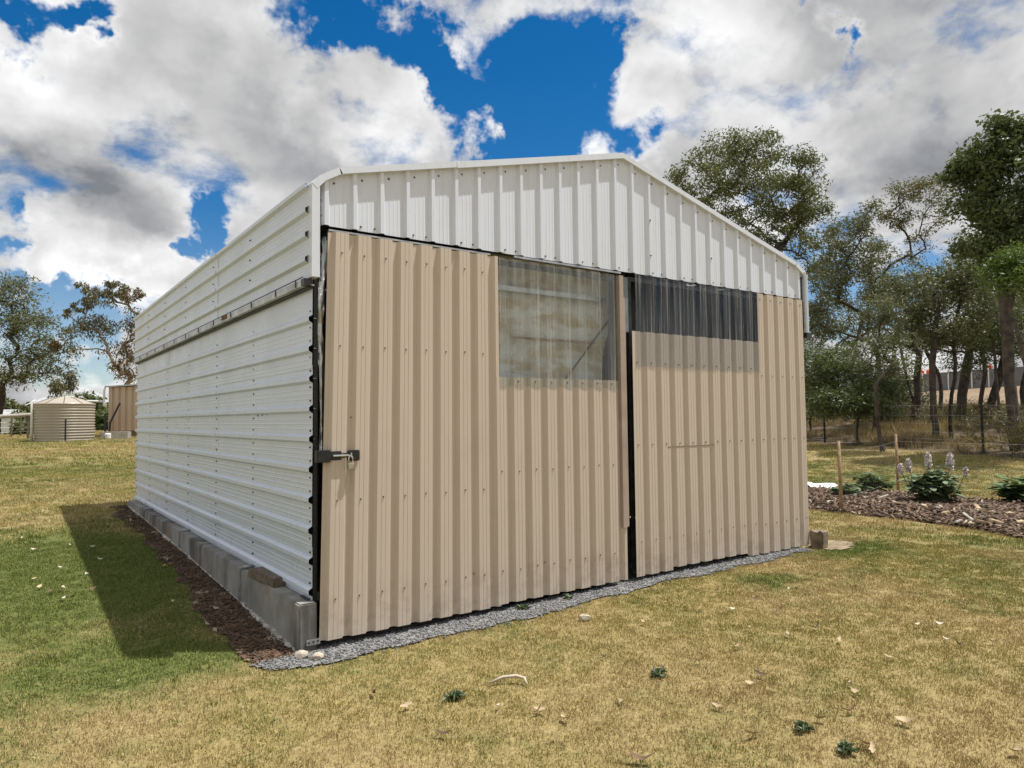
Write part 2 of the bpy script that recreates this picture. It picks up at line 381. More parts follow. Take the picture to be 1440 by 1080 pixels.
def grass_mat(name, dry_only=False):
    m, T, b = mat(name); p = T.pos()
    at_ = T.node('ShaderNodeAttribute', attribute_name='rnd', attribute_type='GEOMETRY').outputs['Fac']
    x, y, z = T.xyz(p)
    flat = T.comb(x, y, 0.0)
    straw = T.mix(at_, (.375, .283, .118), (.67, .535, .275))
    red = T.ramp(T.noise(flat, 1.7, 4, .6), .52, .72)
    straw = T.mix(T.m('MULTIPLY', red, .28), straw, (.36, .235, .115))
    if dry_only:
        col = T.mix(T.ramp(T.noise(flat, .8, 4, .6), .4, .7), straw, (.16, .115, .075))
        col = T.mix(T.m('GREATER_THAN', at_, .93), col, (.13, .15, .05))
    else:
        gm = green_mask(T, flat)
        green = T.mix(at_, (.095, .135, .028), (.285, .325, .09))
        yel = T.mix(T.ramp(T.noise(flat, .5, 3, .5), .45, .6), straw, T.mix(at_, (.29, .25, .08), (.57, .49, .18)))
        pick = T.ramp(T.m('ADD', gm, T.m('MULTIPLY', T.m('SUBTRACT', T.m('FRACT', T.m('MULTIPLY', at_, 7.31)), .5), .9)), .38, .62)
        col = T.mix(pick, yel, green)
    T.put(b.inputs['Base Color'], col); b.inputs['Roughness'].default_value = .7; b.inputs['Specular IOR Level'].default_value = .2
    return m
M['ground'] = ground_mat(); M['grass'] = grass_mat('turf_blades'); M['drygrass'] = grass_mat('dry_grass_blades', True)

def gravel_mat():
    m, T, b = mat('blue_grey_gravel'); p = T.pos()
    v = T.node('ShaderNodeTexVoronoi'); T.put(v.inputs['Vector'], p); v.inputs['Scale'].default_value = 70
    s = T.xyz(v.outputs['Color'])[0]
    T.put(b.inputs['Base Color'], T.mix(s, (.075, .075, .077), (.27, .265, .255))); b.inputs['Roughness'].default_value = .85; return m
M['gravel'] = gravel_mat()
def mulch_mat():
    m, T, b = mat('wood_mulch'); p = T.pos()
    v = T.node('ShaderNodeTexVoronoi'); T.put(v.inputs['Vector'], p); v.inputs['Scale'].default_value = 14
    s = T.xyz(v.outputs['Color'])[0]; n = T.noise(p, 60, 3, .6)
    c = T.mix(T.m('ADD', T.m('MULTIPLY', s, .7), T.m('MULTIPLY', n, .3)), (.045, .028, .018), (.23, .15, .098))
    c = T.mix(T.ramp(s, .93, .97), c, (.45, .37, .27))
    T.put(b.inputs['Base Color'], c); b.inputs['Roughness'].default_value = .9; return m
M['mulch'] = mulch_mat()
M['soil'] = simple('red_brown_soil', (.115, .068, .042), .95, 0, .45, 12, .6, 50, .2)
M['bare'] = simple('bare_pale_soil', (.26, .20, .13), .95, 0, .35, 9, .5, 60, .2)
M['stone'] = simple('field_stone', (.42, .37, .29), .9, 0, .3, 25, .4, 60)
M['geotextile'] = simple('dirty_geotextile', (.40, .385, .35), .9, 0, .4, 18)
M['white_cloth'] = simple('white_weed_cloth', (.78, .79, .80), .7, 0, .06, 6, .4, 20)

def leaf_mat(name, a, b_, transl=.25, scale=1.3, third=None):
    m, T, b = mat(name); p = T.pos()
    w = T.node('ShaderNodeTexWhiteNoise'); T.put(w.inputs[0], T.vm('SNAP', p, (.11, .11, .11)))
    n = T.noise(p, scale, 3, .6)
    c = T.mix(T.m('ADD', T.m('MULTIPLY', T.ramp(n, .35, .65), .55), T.m('MULTIPLY', w.outputs[0], .45)), a, b_)
    if third: c = T.mix(T.ramp(T.noise(p, scale*.55, 2, .5), .55, .62), c, third)
    T.put(b.inputs['Base Color'], c); b.inputs['Roughness'].default_value = .48; b.inputs['Specular IOR Level'].default_value = .45
    out = T.n['Material Output']; tl = T.node('ShaderNodeBsdfTranslucent'); T.put(tl.inputs[0], T.mix(.5, c, (.16, .19, .03)))
    mx = T.node('ShaderNodeMixShader'); mx.inputs[0].default_value = transl
    T.l.new(b.outputs[0], mx.inputs[1]); T.l.new(tl.outputs[0], mx.inputs[2]); T.l.new(mx.outputs[0], out.inputs[0]); return m
M['leaf_olive'] = leaf_mat('olive_leaves', (.075, .092, .032), (.185, .195, .075))
M['leaf_grey'] = leaf_mat('grey_green_leaves', (.085, .098, .048), (.20, .205, .11))
M['leaf_deep'] = leaf_mat('deep_green_leaves', (.058, .088, .032), (.155, .19, .072))
M['leaf_bright'] = leaf_mat('bright_green_leaves', (.065, .125, .020), (.14, .21, .04), .35)
M['leaf_yellow'] = leaf_mat('yellowing_leaves', (.09, .09, .03), (.20, .18, .065), .3, third=(.17, .10, .035))
M['leaf_brown'] = leaf_mat('browning_leaves', (.085, .082, .042), (.165, .155, .08), .2, .6, third=(.135, .075, .028))
M['leaf_garden'] = leaf_mat('garden_leaves', (.06, .105, .035), (.15, .23, .085), .2, 6)
M['leaf_grey_garden'] = leaf_mat('silvery_garden_leaves', (.13, .18, .10), (.27, .34, .20), .2, 6)
M['flower'] = simple('pale_florets', (.68, .61, .58), .7, 0, .2, 40)
M['bark'] = simple('grey_brown_bark', (.080, .064, .051), .9, 0, .5, 5, .6, 22)
M['bark_dark'] = simple('dark_bark', (.055, .043, .034), .92, 0, .5, 6, .7, 25)
M['bark_pale'] = simple('pale_bark', (.30, .265, .23), .8, 0, .45, 4, .3, 20)
M['leaf_litter'] = simple('fallen_leaf_tan', (.42, .32, .19), .75, 0, .3, 8)
M['leaf_litter_pale'] = simple('fallen_leaf_pale', (.50, .43, .33), .75, 0, .2, 8)
M['leaf_litter_dark'] = simple('fallen_leaf_dark', (.12, .07, .04), .8, 0, .4, 8)
M['tank'] = paint('tank_beige_paint', (.40, .35, .28), (.28, .24, .19), .4, 2, amt=.25)
M['brown_sheet'] = paint('brown_sheet_paint', (.56, .43, .32), (.40, .30, .22), .5, 2, amt=.3)
M['grey_roof'] = simple('grey_roof_sheet', (.42, .43, .43), .45, .1, .15, 3)
M['house_white'] = simple('white_house_paint', (.76, .75, .71), .6, 0, .08, 3)
M['window_glass'] = simple('dark_window_glass', (.02, .025, .03), .08, 0, .2, 2)
M['grey_fence'] = simple('grey_fence_sheet', (.15, .155, .165), .6, 0, .12, 2)
M['orange'] = simple('orange_plastic', (.75, .13, .03), .5, 0, .1, 5)
M['wire'] = simple('fence_wire', (.34, .33, .31), .5, .5, .2, 10)
M['hill'] = None
def hill_mat():
    m, T, b = mat('wooded_hill'); p = T.pos()
    n = T.noise(p, .012, 6, .65)
    T.put(b.inputs['Base Color'], T.mix(T.ramp(n, .45, .58), (.030, .045, .024), (.12, .125, .06))); b.inputs['Roughness'].default_value = 1; return m
M['hill'] = hill_mat()

# ------------------------------------------------------------------ ground
def sheet_grid(name, xs, ys, zfun, m):
    X, Y = np.meshgrid(xs, ys); Z = zfun(X, Y); n, k = len(xs), len(ys)
    V = np.stack([X.ravel(), Y.ravel(), Z.ravel()], 1)
    i = (np.arange(k-1)[:, None]*n+np.arange(n-1)[None]).ravel()
    return fobj(name, V, np.stack([i, i+1, i+n+1, i+n], 1), m, smooth=True)
def spaced(n, a, c): t = np.linspace(-1, 1, n); return c+a*np.sinh(t*math.asinh(3500/a))
gr = sheet_grid('ground', spaced(190, 4.0, 3), spaced(190, 4.0, 3), lambda X, Y: H(X, Y), M['ground'])
tag(gr, kind='structure')

rng = np.random.default_rng(7)
def poly_in(px, py, poly):
    px = np.asarray(px, float); py = np.asarray(py, float); c = np.zeros(px.shape, bool); n = len(poly)
    for i in range(n):
        x0, y0 = poly[i]; x1, y1 = poly[(i+1) % n]
        if y0 == y1: continue
        k = ((y0 > py) != (y1 > py)) & (px < (x1-x0)*(py-y0)/(y1-y0)+x0); c ^= k
    return c
def blend_patch(name, poly, lift, m, step=.12, mound=0.0):
    """a thin sheet of another ground cover lying on the ground inside a polygon"""
    P = np.array(poly); xs = np.arange(P[:, 0].min(), P[:, 0].max()+step, step); ys = np.arange(P[:, 1].min(), P[:, 1].max()+step, step)
    X, Y = np.meshgrid(xs, ys); ins = poly_in(X+step/2, Y+step/2, poly)
    Z = H(X, Y)+lift
    if mound:
        d = np.full(X.shape, 9.0)
        for i in range(len(poly)):
            a = np.array(poly[i]); b = np.array(poly[(i+1) % len(poly)]); ab = b-a
            t = np.clip(((X-a[0])*ab[0]+(Y-a[1])*ab[1])/(ab@ab), 0, 1); d = np.minimum(d, np.hypot(X-a[0]-t*ab[0], Y-a[1]-t*ab[1]))
        d = np.where(poly_in(X, Y, poly), d, 0); Z = Z+mound*np.clip(d/.6, 0, 1)+.02*np.sin(X*5.1+1)*np.sin(Y*4.3)*np.clip(d/.3, 0, 1)
    n = len(xs); V = np.stack([X.ravel(), Y.ravel(), Z.ravel()], 1)
    j, i = np.nonzero(ins[:-1, :-1]); q = j*n+i
    Fc = np.stack([q, q+1, q+n+1, q+n], 1); used = np.unique(Fc); mp = np.zeros(len(V), int); mp[used] = np.arange(len(used))
    return fobj(name, V[used], mp[Fc], m, smooth=True)
def wob(x, s, a=1.0): return a*(.5*math.sin(x*2.3+s)+.3*math.sin(x*5.9+2*s)+.2*math.sin(x*13.1+3*s))
GRAVEL = [(-.42+.0, -.06), (-.34, -.22), (-.1, -.30)]+[(x, -.31+.06*wob(x, 1)+.03*wob(x*3.1, 4)+.02*x) for x in np.arange(.15, 5.3, .07)]+[(5.45, -.2), (5.5, .05), (5.5, .6), (.1, .6), (-.08, -.02)]
DIRT = [(-.09, -.05), (-.38, -.10)]+[(-.44+.06*y*.5+.06*wob(y, 2)+.035*wob(y*3.3, 5)-(.1 if y > 5 else 0), y) for y in np.arange(.1, 7.6, .08)]+[(-.09, 7.6)]
BED = [(8.2+.0, -5.5), (8.25, -3), (8.35, -1.2), (8.75, -.4), (8.92, .3), (8.95, 2), (9.0, 5.5), (9.5, 8), (11.9, 8), (11.7, 5.5), (11.6, 3.6), (12.1, 1.8), (11.7, -.1), (11.4, -2.5), (11.2, -5.5)]
BARE = [(5.62, -.32), (5.7, .35), (6.0, .3), (6.3, -.02), (6.33, -.18), (6.1, -.3), (5.85, -.36)]
tag(blend_patch('gravel_bed', GRAVEL, .012, M['gravel'], .025), kind='structure')
tag(blend_patch('dirt_strip', DIRT, .008, M['soil'], .03), kind='structure')
tag(blend_patch('garden_bed', BED, .010, M['soil'], .1, .10), kind='structure')
tag(blend_patch('bare_earth', BARE, .008, M['bare'], .05), kind='structure')
SHED = (-.13, 5.8, -.03, 7.7)

# loose stones and chips, too many to count
def scatter_shapes(name, pts, base_v, base_f, smin, smax, m, stretch=None, flat=True):
    n = len(pts); bv = np.array(base_v, float); bf = np.array(base_f, int); k = len(bv)
    sc = rng.uniform(smin, smax, (n, 1, 1)); V = np.broadcast_to(bv, (n, k, 3))*sc*rng.uniform(.65, 1.25, (n, 1, 3))
    V = V*(1+.18*rng.normal(size=(n, k, 1)))
    if stretch is not None: V = V*np.array(stretch)
    a = rng.uniform(0, 2*PI, n); t = rng.normal(0, .35, n); ca, sa, ct, st = np.cos(a), np.sin(a), np.cos(t), np.sin(t)
    Z = np.zeros(n); Rz = np.stack([np.stack([ca, -sa, Z], 1), np.stack([sa, ca, Z], 1), np.stack([Z, Z, Z+1], 1)], 1)
    Ry = np.stack([np.stack([ct, Z, st], 1), np.stack([Z, Z+1, Z], 1), np.stack([-st, Z, ct], 1)], 1)
    V = np.einsum('nij,nkj->nki', Rz@Ry, V)+pts[:, None, :]
    Fc = (bf[None]+(np.arange(n)*k)[:, None, None]).reshape(-1, bf.shape[1])
    return fobj(name, V.reshape(-1, 3), Fc, m)
OCT_V = [(1, 0, 0), (-1, 0, 0), (0, 1, 0), (0, -1, 0), (0, 0, .75), (0, 0, -.6)]
OCT_F = [(0, 2, 4), (2, 1, 4), (1, 3, 4), (3, 0, 4), (2, 0, 5), (1, 2, 5), (3, 1, 5), (0, 3, 5)]
BOX_V = [(x, y, z) for z in (-1, 1) for y in (-1, 1) for x in (-1, 1)]
BOX_F = [(0, 2, 3, 1), (4, 5, 7, 6), (0, 1, 5, 4), (2, 6, 7, 3), (0, 4, 6, 2), (1, 3, 7, 5)]
def sample_poly(poly, n):
    P = np.array(poly); out = np.zeros((0, 2))
    while len(out) < n:
        q = rng.uniform(P.min(0), P.max(0), (n*2, 2)); out = np.r_[out, q[poly_in(q[:, 0], q[:, 1], poly)]]
    return out[:n]
q = sample_poly(GRAVEL, 15000); q[:, 1] -= np.abs(rng.normal(0, .05, len(q)))*(rng.random(len(q)) < .3)
tag(scatter_shapes('gravel', np.c_[q, H(q[:, 0], q[:, 1])+.014], OCT_V, OCT_F, .004, .013, M['gravel']), kind='stuff')
q = sample_poly(DIRT, 4200)
tag(scatter_shapes('bark_litter', np.c_[q, H(q[:, 0], q[:, 1])+.014], BOX_V, BOX_F, .003, .0075, M['mulch'], (3.2, .8, .35)), kind='stuff')
q = sample_poly(BED, 24000)
def bed_h(x, y):
    x = np.asarray(x); y = np.asarray(y); d = np.full(x.shape, 9.0)
    for i in range(len(BED)):
        a = np.array(BED[i]); b = np.array(BED[(i+1) % len(BED)]); ab = b-a
        t = np.clip(((x-a[0])*ab[0]+(y-a[1])*ab[1])/(ab@ab), 0, 1); d = np.minimum(d, np.hypot(x-a[0]-t*ab[0], y-a[1]-t*ab[1]))
    d = np.where(poly_in(x, y, BED), d, 0)
    return H(x, y)+.01+.10*np.clip(d/.6, 0, 1)
tag(scatter_shapes('mulch', np.c_[q, bed_h(q[:, 0], q[:, 1])+.02], BOX_V, BOX_F, .006, .022, M['mulch'], (3.0, .8, .35)), kind='stuff')

# ------------------------------------------------------------------ turf
def make_tile(name, size, n, hmin, hmax, w, lean, m, seed):
    r = np.random.default_rng(seed)
    p = r.uniform(-size/2, size/2, (n, 2)); a = r.uniform(0, 2*PI, n); h = r.uniform(hmin, hmax, n); ln = np.abs(r.normal(0, lean, n)); a2 = r.uniform(0, 2*PI, n)
    dx, dy = np.cos(a)*w, np.sin(a)*w; tx, ty = np.cos(a2)*np.sin(ln)*h, np.sin(a2)*np.sin(ln)*h; tz = np.cos(np.minimum(ln, 1.4))*h
    z0 = np.full(n, -.01)
    V = np.stack([np.stack([p[:, 0]-dx, p[:, 1]-dy, z0], 1), np.stack([p[:, 0]+dx, p[:, 1]+dy, z0], 1),
                  np.stack([p[:, 0]+tx*.55+dx*.8, p[:, 1]+ty*.55+dy*.8, tz*.62], 1), np.stack([p[:, 0]+tx, p[:, 1]+ty, tz], 1), np.stack([p[:, 0]+tx*.55-dx*.8, p[:, 1]+ty*.55-dy*.8, tz*.62], 1)], 1).reshape(-1, 3)
    F0 = np.arange(n)[:, None]*5+np.array([[0, 1, 2, 3, 4]])
    me = fast_mesh(name, V, F0, m)
    at_ = me.attributes.new('rnd', 'FLOAT', 'FACE'); at_.data.foreach_set('value', r.random(n).astype(np.float32))
    return bpy.data.objects.new(name, me)
def instanced(name, coll_name, tiles, P, rot, scl, idx, m):
    c = bpy.data.collections.new(coll_name)
    for t in tiles: c.objects.link(t)
    me = bpy.data.meshes.new(name); me.vertices.add(len(P)); me.vertices.foreach_set('co', np.asarray(P, np.float32).ravel())
    for nm, v, ty in (('rot', rot, 'FLOAT'), ('scl', scl, 'FLOAT'), ('idx', idx, 'INT')):
        a = me.attributes.new(nm, ty, 'POINT'); a.data.foreach_set('value', np.asarray(v, np.int32 if ty == 'INT' else np.float32))
    me.materials.append(m); me.update()
    o = link(bpy.data.objects.new(name, me))
    ng = bpy.data.node_groups.new(name+'_nodes', 'GeometryNodeTree')
    ng.interface.new_socket('Geometry', in_out='INPUT', socket_type='NodeSocketGeometry'); ng.interface.new_socket('Geometry', in_out='OUTPUT', socket_type='NodeSocketGeometry')
    N = ng.nodes; L = ng.links; gi = N.new('NodeGroupInput'); go = N.new('NodeGroupOutput'); ip = N.new('GeometryNodeInstanceOnPoints'); ci = N.new('GeometryNodeCollectionInfo')
    ci.inputs['Collection'].default_value = c; ci.inputs['Separate Children'].default_value = True; ci.inputs['Reset Children'].default_value = True
    def attr(nm, ty):
        a = N.new('GeometryNodeInputNamedAttribute'); a.data_type = ty; a.inputs[0].default_value = nm; return a.outputs[0]
    cx = N.new('ShaderNodeCombineXYZ'); L.new(attr('rot', 'FLOAT'), cx.inputs[2])
    L.new(gi.outputs[0], ip.inputs['Points']); L.new(ci.outputs[0], ip.inputs['Instance']); ip.inputs['Pick Instance'].default_value = True
    L.new(attr('idx', 'INT'), ip.inputs['Instance Index']); L.new(cx.outputs[0], ip.inputs['Rotation']); L.new(attr('scl', 'FLOAT'), ip.inputs['Scale'])
    L.new(ip.outputs[0], go.inputs[0])
    md = o.modifiers.new('scatter', 'NODES'); md.node_group = ng
    return o
def in_view(x, y, margin=.12):
    dx, dy = x-CAM[0], y-CAM[1]; f = dx*FWD[0]+dy*FWD[1]; s = dx*RGT[0]+dy*RGT[1]
    return (f > -1.0) & (np.abs(s) < (f+1.2)*(720/F_PX)*(1+margin)+.8)
def fence_side(x, y): return (x-18.3)*5.5-(y-3.0)*2.3      # >0 beyond the wire fence
def shed_block(x, y): return (x > SHED[0]) & (x < SHED[1]) & (y > -.1) & (y < SHED[3])
def turf_points(step, r0, r1):
    a = np.arange(-62, 62, step); X, Y = np.meshgrid(a, a); x = X.ravel()+CAM[0]; y = Y.ravel()+CAM[1]
    x = x+rng.uniform(-.5, .5, x.shape)*step; y = y+rng.uniform(-.5, .5, y.shape)*step
    r = np.hypot(x-CAM[0], y-CAM[1]); k = (r >= r0) & (r < r1) & in_view(x, y)
    x, y = x[k], y[k]
    k = (fence_side(x, y) < -1.5*(1+.5*np.sin(x*1.3))) & ~shed_block(x, y)
    x, y = x[k], y[k]; bad = np.zeros(len(x), bool)
    for poly in (GRAVEL, DIRT, BED, BARE): bad |= poly_in(x, y, poly)
    return x[~bad], y[~bad]
tiles = [make_tile('turf_tile', .15, 165, .007, .024, .0018, 1.15, M['grass'], i) for i in range(8)]
x1, y1 = turf_points(.105, 0, 9.5); x2, y2 = turf_points(.24, 9.5, 21); x3, y3 = turf_points(.55, 21, 52)
x = np.r_[x1, x2, x3]; y = np.r_[y1, y2, y3]
sc = np.r_[rng.uniform(.85, 1.25, len(x1)), rng.uniform(1.7, 2.2, len(x2)), rng.uniform(3.0, 4.0, len(x3))]
e = []
for poly in (GRAVEL, DIRT, BARE, BED):
    for i in range(len(poly)):
        a = np.array(poly[i]); b = np.array(poly[(i+1) % len(poly)])
        for t_ in np.arange(0, 1, .05/max(.05, np.linalg.norm(b-a))):
            e.append(a+(b-a)*t_+rng.normal(0, .045, 2))
e = np.array(e); e = e[in_view(e[:, 0], e[:, 1]) & (rng.random(len(e)) < .75) & ~((e[:, 0] > -.13) & (e[:, 0] < 5.62) & (e[:, 1] > -.17)) & ~((e[:, 0] > -.2) & (e[:, 0] < .3) & (e[:, 1] > -.25))]
x = np.r_[x, e[:, 0]]; y = np.r_[y, e[:, 1]]; sc = np.r_[sc, rng.uniform(.35, .7, len(e))]
tag(instanced('lawn_grass', 'turf_tiles', tiles, np.c_[x, y, H(x, y)], rng.uniform(0, 2*PI, len(x)), sc, rng.integers(0, 8, len(x)), M['grass']),
    'short half dry lawn grass, green beside the shed and straw coloured elsewhere', 'grass', kind='stuff')
# long dry grass beyond the wire fence
tl = [make_tile('dry_tile', .5, 130, .08, .42, .005, .55, M['drygrass'], 50+i) for i in range(5)]
a = np.arange(12, 52, .42); b = np.arange(-14, 40, .42); X, Y = np.meshgrid(a, b); x = X.ravel()+rng.uniform(-.2, .2, X.size); y = Y.ravel()+rng.uniform(-.2, .2, X.size)
fs = fence_side(x, y); rr = np.hypot(x-CAM[0], y-CAM[1]); k = (fs > -.5) & (rr < 48) & in_view(x, y)
x, y, fs = x[k], y[k], fs[k]
nz = np.sin(x*.9+y*.6)+np.sin(x*.37-y*1.1+1)+.6*np.sin(x*2.1+y*1.7); k = nz+rng.normal(0, .5, len(x)) > -.9; x, y, nz = x[k], y[k], nz[k]
tag(instanced('dry_grass', 'dry_tiles', tl, np.c_[x, y, H(x, y)], rng.uniform(0, 2*PI, len(x)), np.clip(.45+.22*nz+rng.uniform(0, .35, len(x)), .35, 1.5), rng.integers(0, 5, len(x)), M['drygrass']),
    'long straw coloured grass under the trees beyond the wire fence', 'dry grass', kind='stuff')
# ------------------------------------------------------------------ the shed
WX = 5.64; LEN = 7.45; EAVE = 3.11; APEX = 3.865; BASE = .365
def roof_z(x):                      # underside line of the gable trim: chamfered eaves, two slopes
    e, c = EAVE, 3.20
    if x < .14: return e+(c-e)*max(0, x)/.14
    if x < WX/2: return c+(APEX-c)*(x-.14)/(WX/2-.14)
    if x < WX-.14: return APEX+(c-APEX)*(x-WX/2)/(WX/2-.14)
    return c+(e-c)*(x-(WX-.14))/.14
def profile(ribs, u0, u1, kind, off=0.0):
    """cross section of a ribbed sheet: list of (u, height)"""
    P = []
    def put(u, w):
        if u0-1e-6 <= u <= u1+1e-6: P.append((u, w))
    if kind == 'pan':               # flat pans with narrow raised ribs and small swages between
        R_ = list(ribs)
        for i, c in enumerate(R_):
            put(c-.029, 0); put(c-.013, .025); put(c+.013, .025); put(c+.029, 0)
            if i+1 < len(R_):
                g = R_[i+1]-c
                for t in (.34, .5, .66):
                    m_ = c+g*t; put(m_-.006, 0); put(m_, .0018); put(m_+.006, 0)
    else:                           # broad crests with narrow valleys
        for c, g in ribs:
            put(c, .030); put(c+g*.17, .030); put(c+g*.19, .0275); put(c+g*.21, .030); put(c+g*.36, .030); put(c+g*.38, .0275); put(c+g*.40, .030)
            put(c+g*.56, .030); put(c+g*.67, 0); put(c+g*.88, 0)
            put(c+g*.999, .029)
    P.sort()
    def interp(u):
        us = [p[0] for p in P]; ws = [p[1] for p in P]; return float(np.interp(u, us, ws))
    if not P: P = [(u0, 0), (u1, 0)]
    if P[0][0] > u0+1e-4: P.insert(0, (u0, 0.0 if kind == 'pan' else interp(u0)))
    if P[-1][0] < u1-1e-4: P.append((u1, 0.0 if kind == 'pan' else interp(u1)))
    return [(u, w+off) for u, w in P]
def ribbed(name, prof, lo, hi, fn, m, parent, segs=1, jitter=0.0, thick=.0016):
    """prof (u,w) swept from lo(u) to hi(u); fn(u,v,w)->xyz"""
    V = []; Fc = []; n = len(prof); r = random.Random(hash(name) % 1000+n)
    ph = r.uniform(0, 6)
    for k in range(segs+1):
        t = k/segs
        for u, w in prof:
            a = lo(u) if callable(lo) else lo; b = hi(u) if callable(hi) else hi; v = a+(b-a)*t
            V.append(fn(u, v, w+jitter*math.sin(v*2.7+u*3.1+ph)*math.sin(u*1.7+ph)))
    for k in range(segs):
        for i in range(n-1): Fc.append((k*n+i, k*n+i+1, (k+1)*n+i+1, (k+1)*n+i))
    o = obj(name, V, Fc, m, parent)
    md = o.modifiers.new('thickness', 'SOLIDIFY'); md.thickness = thick; md.offset = 0
    return o
def screw_mesh(name, pts, nrm, parent, m, r=.0075):
    b = MB(); nrm = np.array(nrm, float)
    for p in pts: p = np.array(p, float); b.tube([p-nrm*.002, p+nrm*.004, p+nrm*.0065], [r*1.25, r, r*.7], 6)
    o = b.build(name, m, parent); o['kind'] = 'stuff'; return o

shed = tag(empty('farm_shed'), 'large white and beige ribbed steel shed with gable front and two sliding doors', 'shed')
# --- side wall facing left: sheets with horizontal ribs
front_fn = lambda y0: (lambda u, v, w: (u, y0-w, v))
def left_fn(x0): return lambda u, v, w: (x0-w, v, u)
zr = [.408+.2*i for i in range(10)]
rows = [(BASE, .69, zr[0:2]), (.69, 1.29, zr[2:5]), (1.29, 1.89, zr[5:8]), (1.89, 2.47, zr[8:10])]
cuts = [.0, 2.52, 4.98, LEN]
for j, (a, b, rb) in enumerate(rows):
    for i in range(3):
        rbx = [z for z in zr if a-.04 < z < b+.04]
        ov = .002*((i+j) % 2)
        ribbed('wall_sheet', profile(zr, a-.012, b+.012, 'pan'), cuts[i]-(.03 if i else 0)+.004, cuts[i+1], left_fn(-.001-ov-.0015*j), M['white_wall'], shed, 5, .0015)
ur = [2.46+.068, 2.60, 2.765, 2.93, 3.095]
for i, (a, b) in enumerate(((-.03, 2.40), (2.38, 4.90), (4.88, LEN+.03))):
    ribbed('eave_sheet', profile(ur[1:], 2.44, EAVE, 'pan'), a, b, left_fn(-.045-.003*(i % 2)), M['white_wall'], shed, 4, .0015)
sp = []
for y in (.035, 1.345, 2.563, 3.806, 5.03, 6.259, 7.42):
    for k, z in enumerate(zr):
        if k: sp.append((-.006, y, z-.055))
        sp.append((-.006, y, z+.055))
screw_mesh('wall_screws', sp, (-1, 0, 0), shed, M['grey_screw'], .0068)
screw_mesh('eave_screws', [(-.05, y, z+.08) for y in (1.32, 2.55, 3.8, 5.03, 6.25) for z in ur[1:4]], (-1, 0, 0), shed, M['grey_screw'], .0068)
screw_mesh('patch_screws', [(-.006, y, 1.575+.004*i) for i, y in enumerate((1.22, 1.10, .98, .86))], (-1, 0, 0), shed, M['grey_screw'], .0068)
# channel that closes the overhang of the upper sheets, with its clips
c_ = MB(); c_.prism([(-.075, 2.425), (-.005, 2.425), (-.005, 2.435), (-.067, 2.435), (-.067, 2.466), (-.075, 2.466)], -.03, LEN, lambda p_, q_, a: (p_, a, q_))
c_.build('eave_channel', M['channel'], shed)
MB().box(-.040, -.012, -.02, LEN, 2.408, 2.424).build('eave_shadow_strip', M['black'], shed)  # black strip stands for the shadow line under the channel
for y in [.12]+[.55+.62*i for i in range(12)]:
    MB().box(-.081, -.0755, y, y+.012, 2.43, 2.48).build('channel_clip', M['dark_steel'], shed)
MB().box(-.079, -.03, -.045, .02, 2.422, 2.468).build('channel_end', M['dark_steel'], shed)
MB().box(-.0815, -.0755, 1.93, 2.1, 2.44, 2.472).build('rust_patch', M['rust'], shed)
MB().tube([(-.079, y, 2.478) for y in (-.02, 3.7, LEN)], .004, 5).build('channel_rod', M['dark_steel'], shed)
MB().box(.012, .05, .02, LEN-.02, .345, .40).build('bottom_rail', M['galv'], shed)
# --- other walls and roof
ribbed('wall_sheet', profile(zr+[2.41, 2.61, 2.81, 3.01], BASE-.25, EAVE, 'pan'), 0.0, LEN, lambda u, v, w: (WX+w, v, u), M['white_wall'], shed, 2)
ribbed('wall_sheet', profile([.1+.2*i for i in range(28)], .0, WX, 'pan'), .1, roof_z, lambda u, v, w: (u, LEN+w, v), M['white_wall'], shed, 1)
n_ = 38; yr = [.05+.2*i for i in range(n_)]
for s, (xa, xb) in enumerate(((.14, WX/2), (WX/2, WX-.14))):
    za, zb = roof_z(xa)+.012, roof_z(xb)+.012
    ribbed('roof_sheet', profile(yr, -.06, LEN+.06, 'pan'), 0.0, 1.0, lambda u, v, w, xa=xa, xb=xb, za=za, zb=zb: (xa+(xb-xa)*v, u, za+(zb-za)*v+w), M['white_trim'], shed, 1)
for xa, xb in ((-.03, .14), (WX-.14, WX+.03)):
    za, zb = (EAVE, 3.205) if xa < 1 else (3.205, EAVE)
    MB().add([(xa, -.06, za), (xb, -.06, zb), (xb, LEN+.06, zb), (xa, LEN+.06, za)], [(0, 1, 2, 3)]).build('eave_bend', M['white_trim'], shed)
MB().prism([(-.14, -.042), (0, .0), (.14, -.042), (.14, -.05), (0, -.008), (-.14, -.05)], -.06, LEN+.06, lambda p_, q_, a: (WX/2+p_, a, APEX+q_+.052)).build('ridge_cap', M['white_trim'], shed)
# --- gable sheets
gx = [.062+.2035*i for i in range(12)]; gx += [gx[-1]+.2170*i for i in range(1, 16)]
GY = -.05
gc = [.03]+[gx[i]+.026 for i in (3, 7, 11, 15, 19, 23)]+[WX-.02]
for i in range(len(gc)-1):
    pr = profile(gx, gc[i]-.012*(i > 0), gc[i+1], 'pan')
    ribbed('gable_sheet', pr, 2.835, lambda u: roof_z(u)+.02, front_fn(GY-.0018*(i % 2)), M['white_gable'], shed, 3, .0012)
sp = []
for i, x in enumerate(gx):
    if i % 1 == 0: sp += [(x+(.05 if i % 2 else -.05), GY-.002, 2.865), (x+.06, GY-.002, roof_z(x+.06)-.055)]
sp += [(gx[15], GY-.03, 3.35), (gx[15], GY-.03, 3.02), (gx[19], GY-.03, 3.1)]
screw_mesh('gable_screws', sp, (0, -1, 0), shed, M['grey_screw'], .0068)
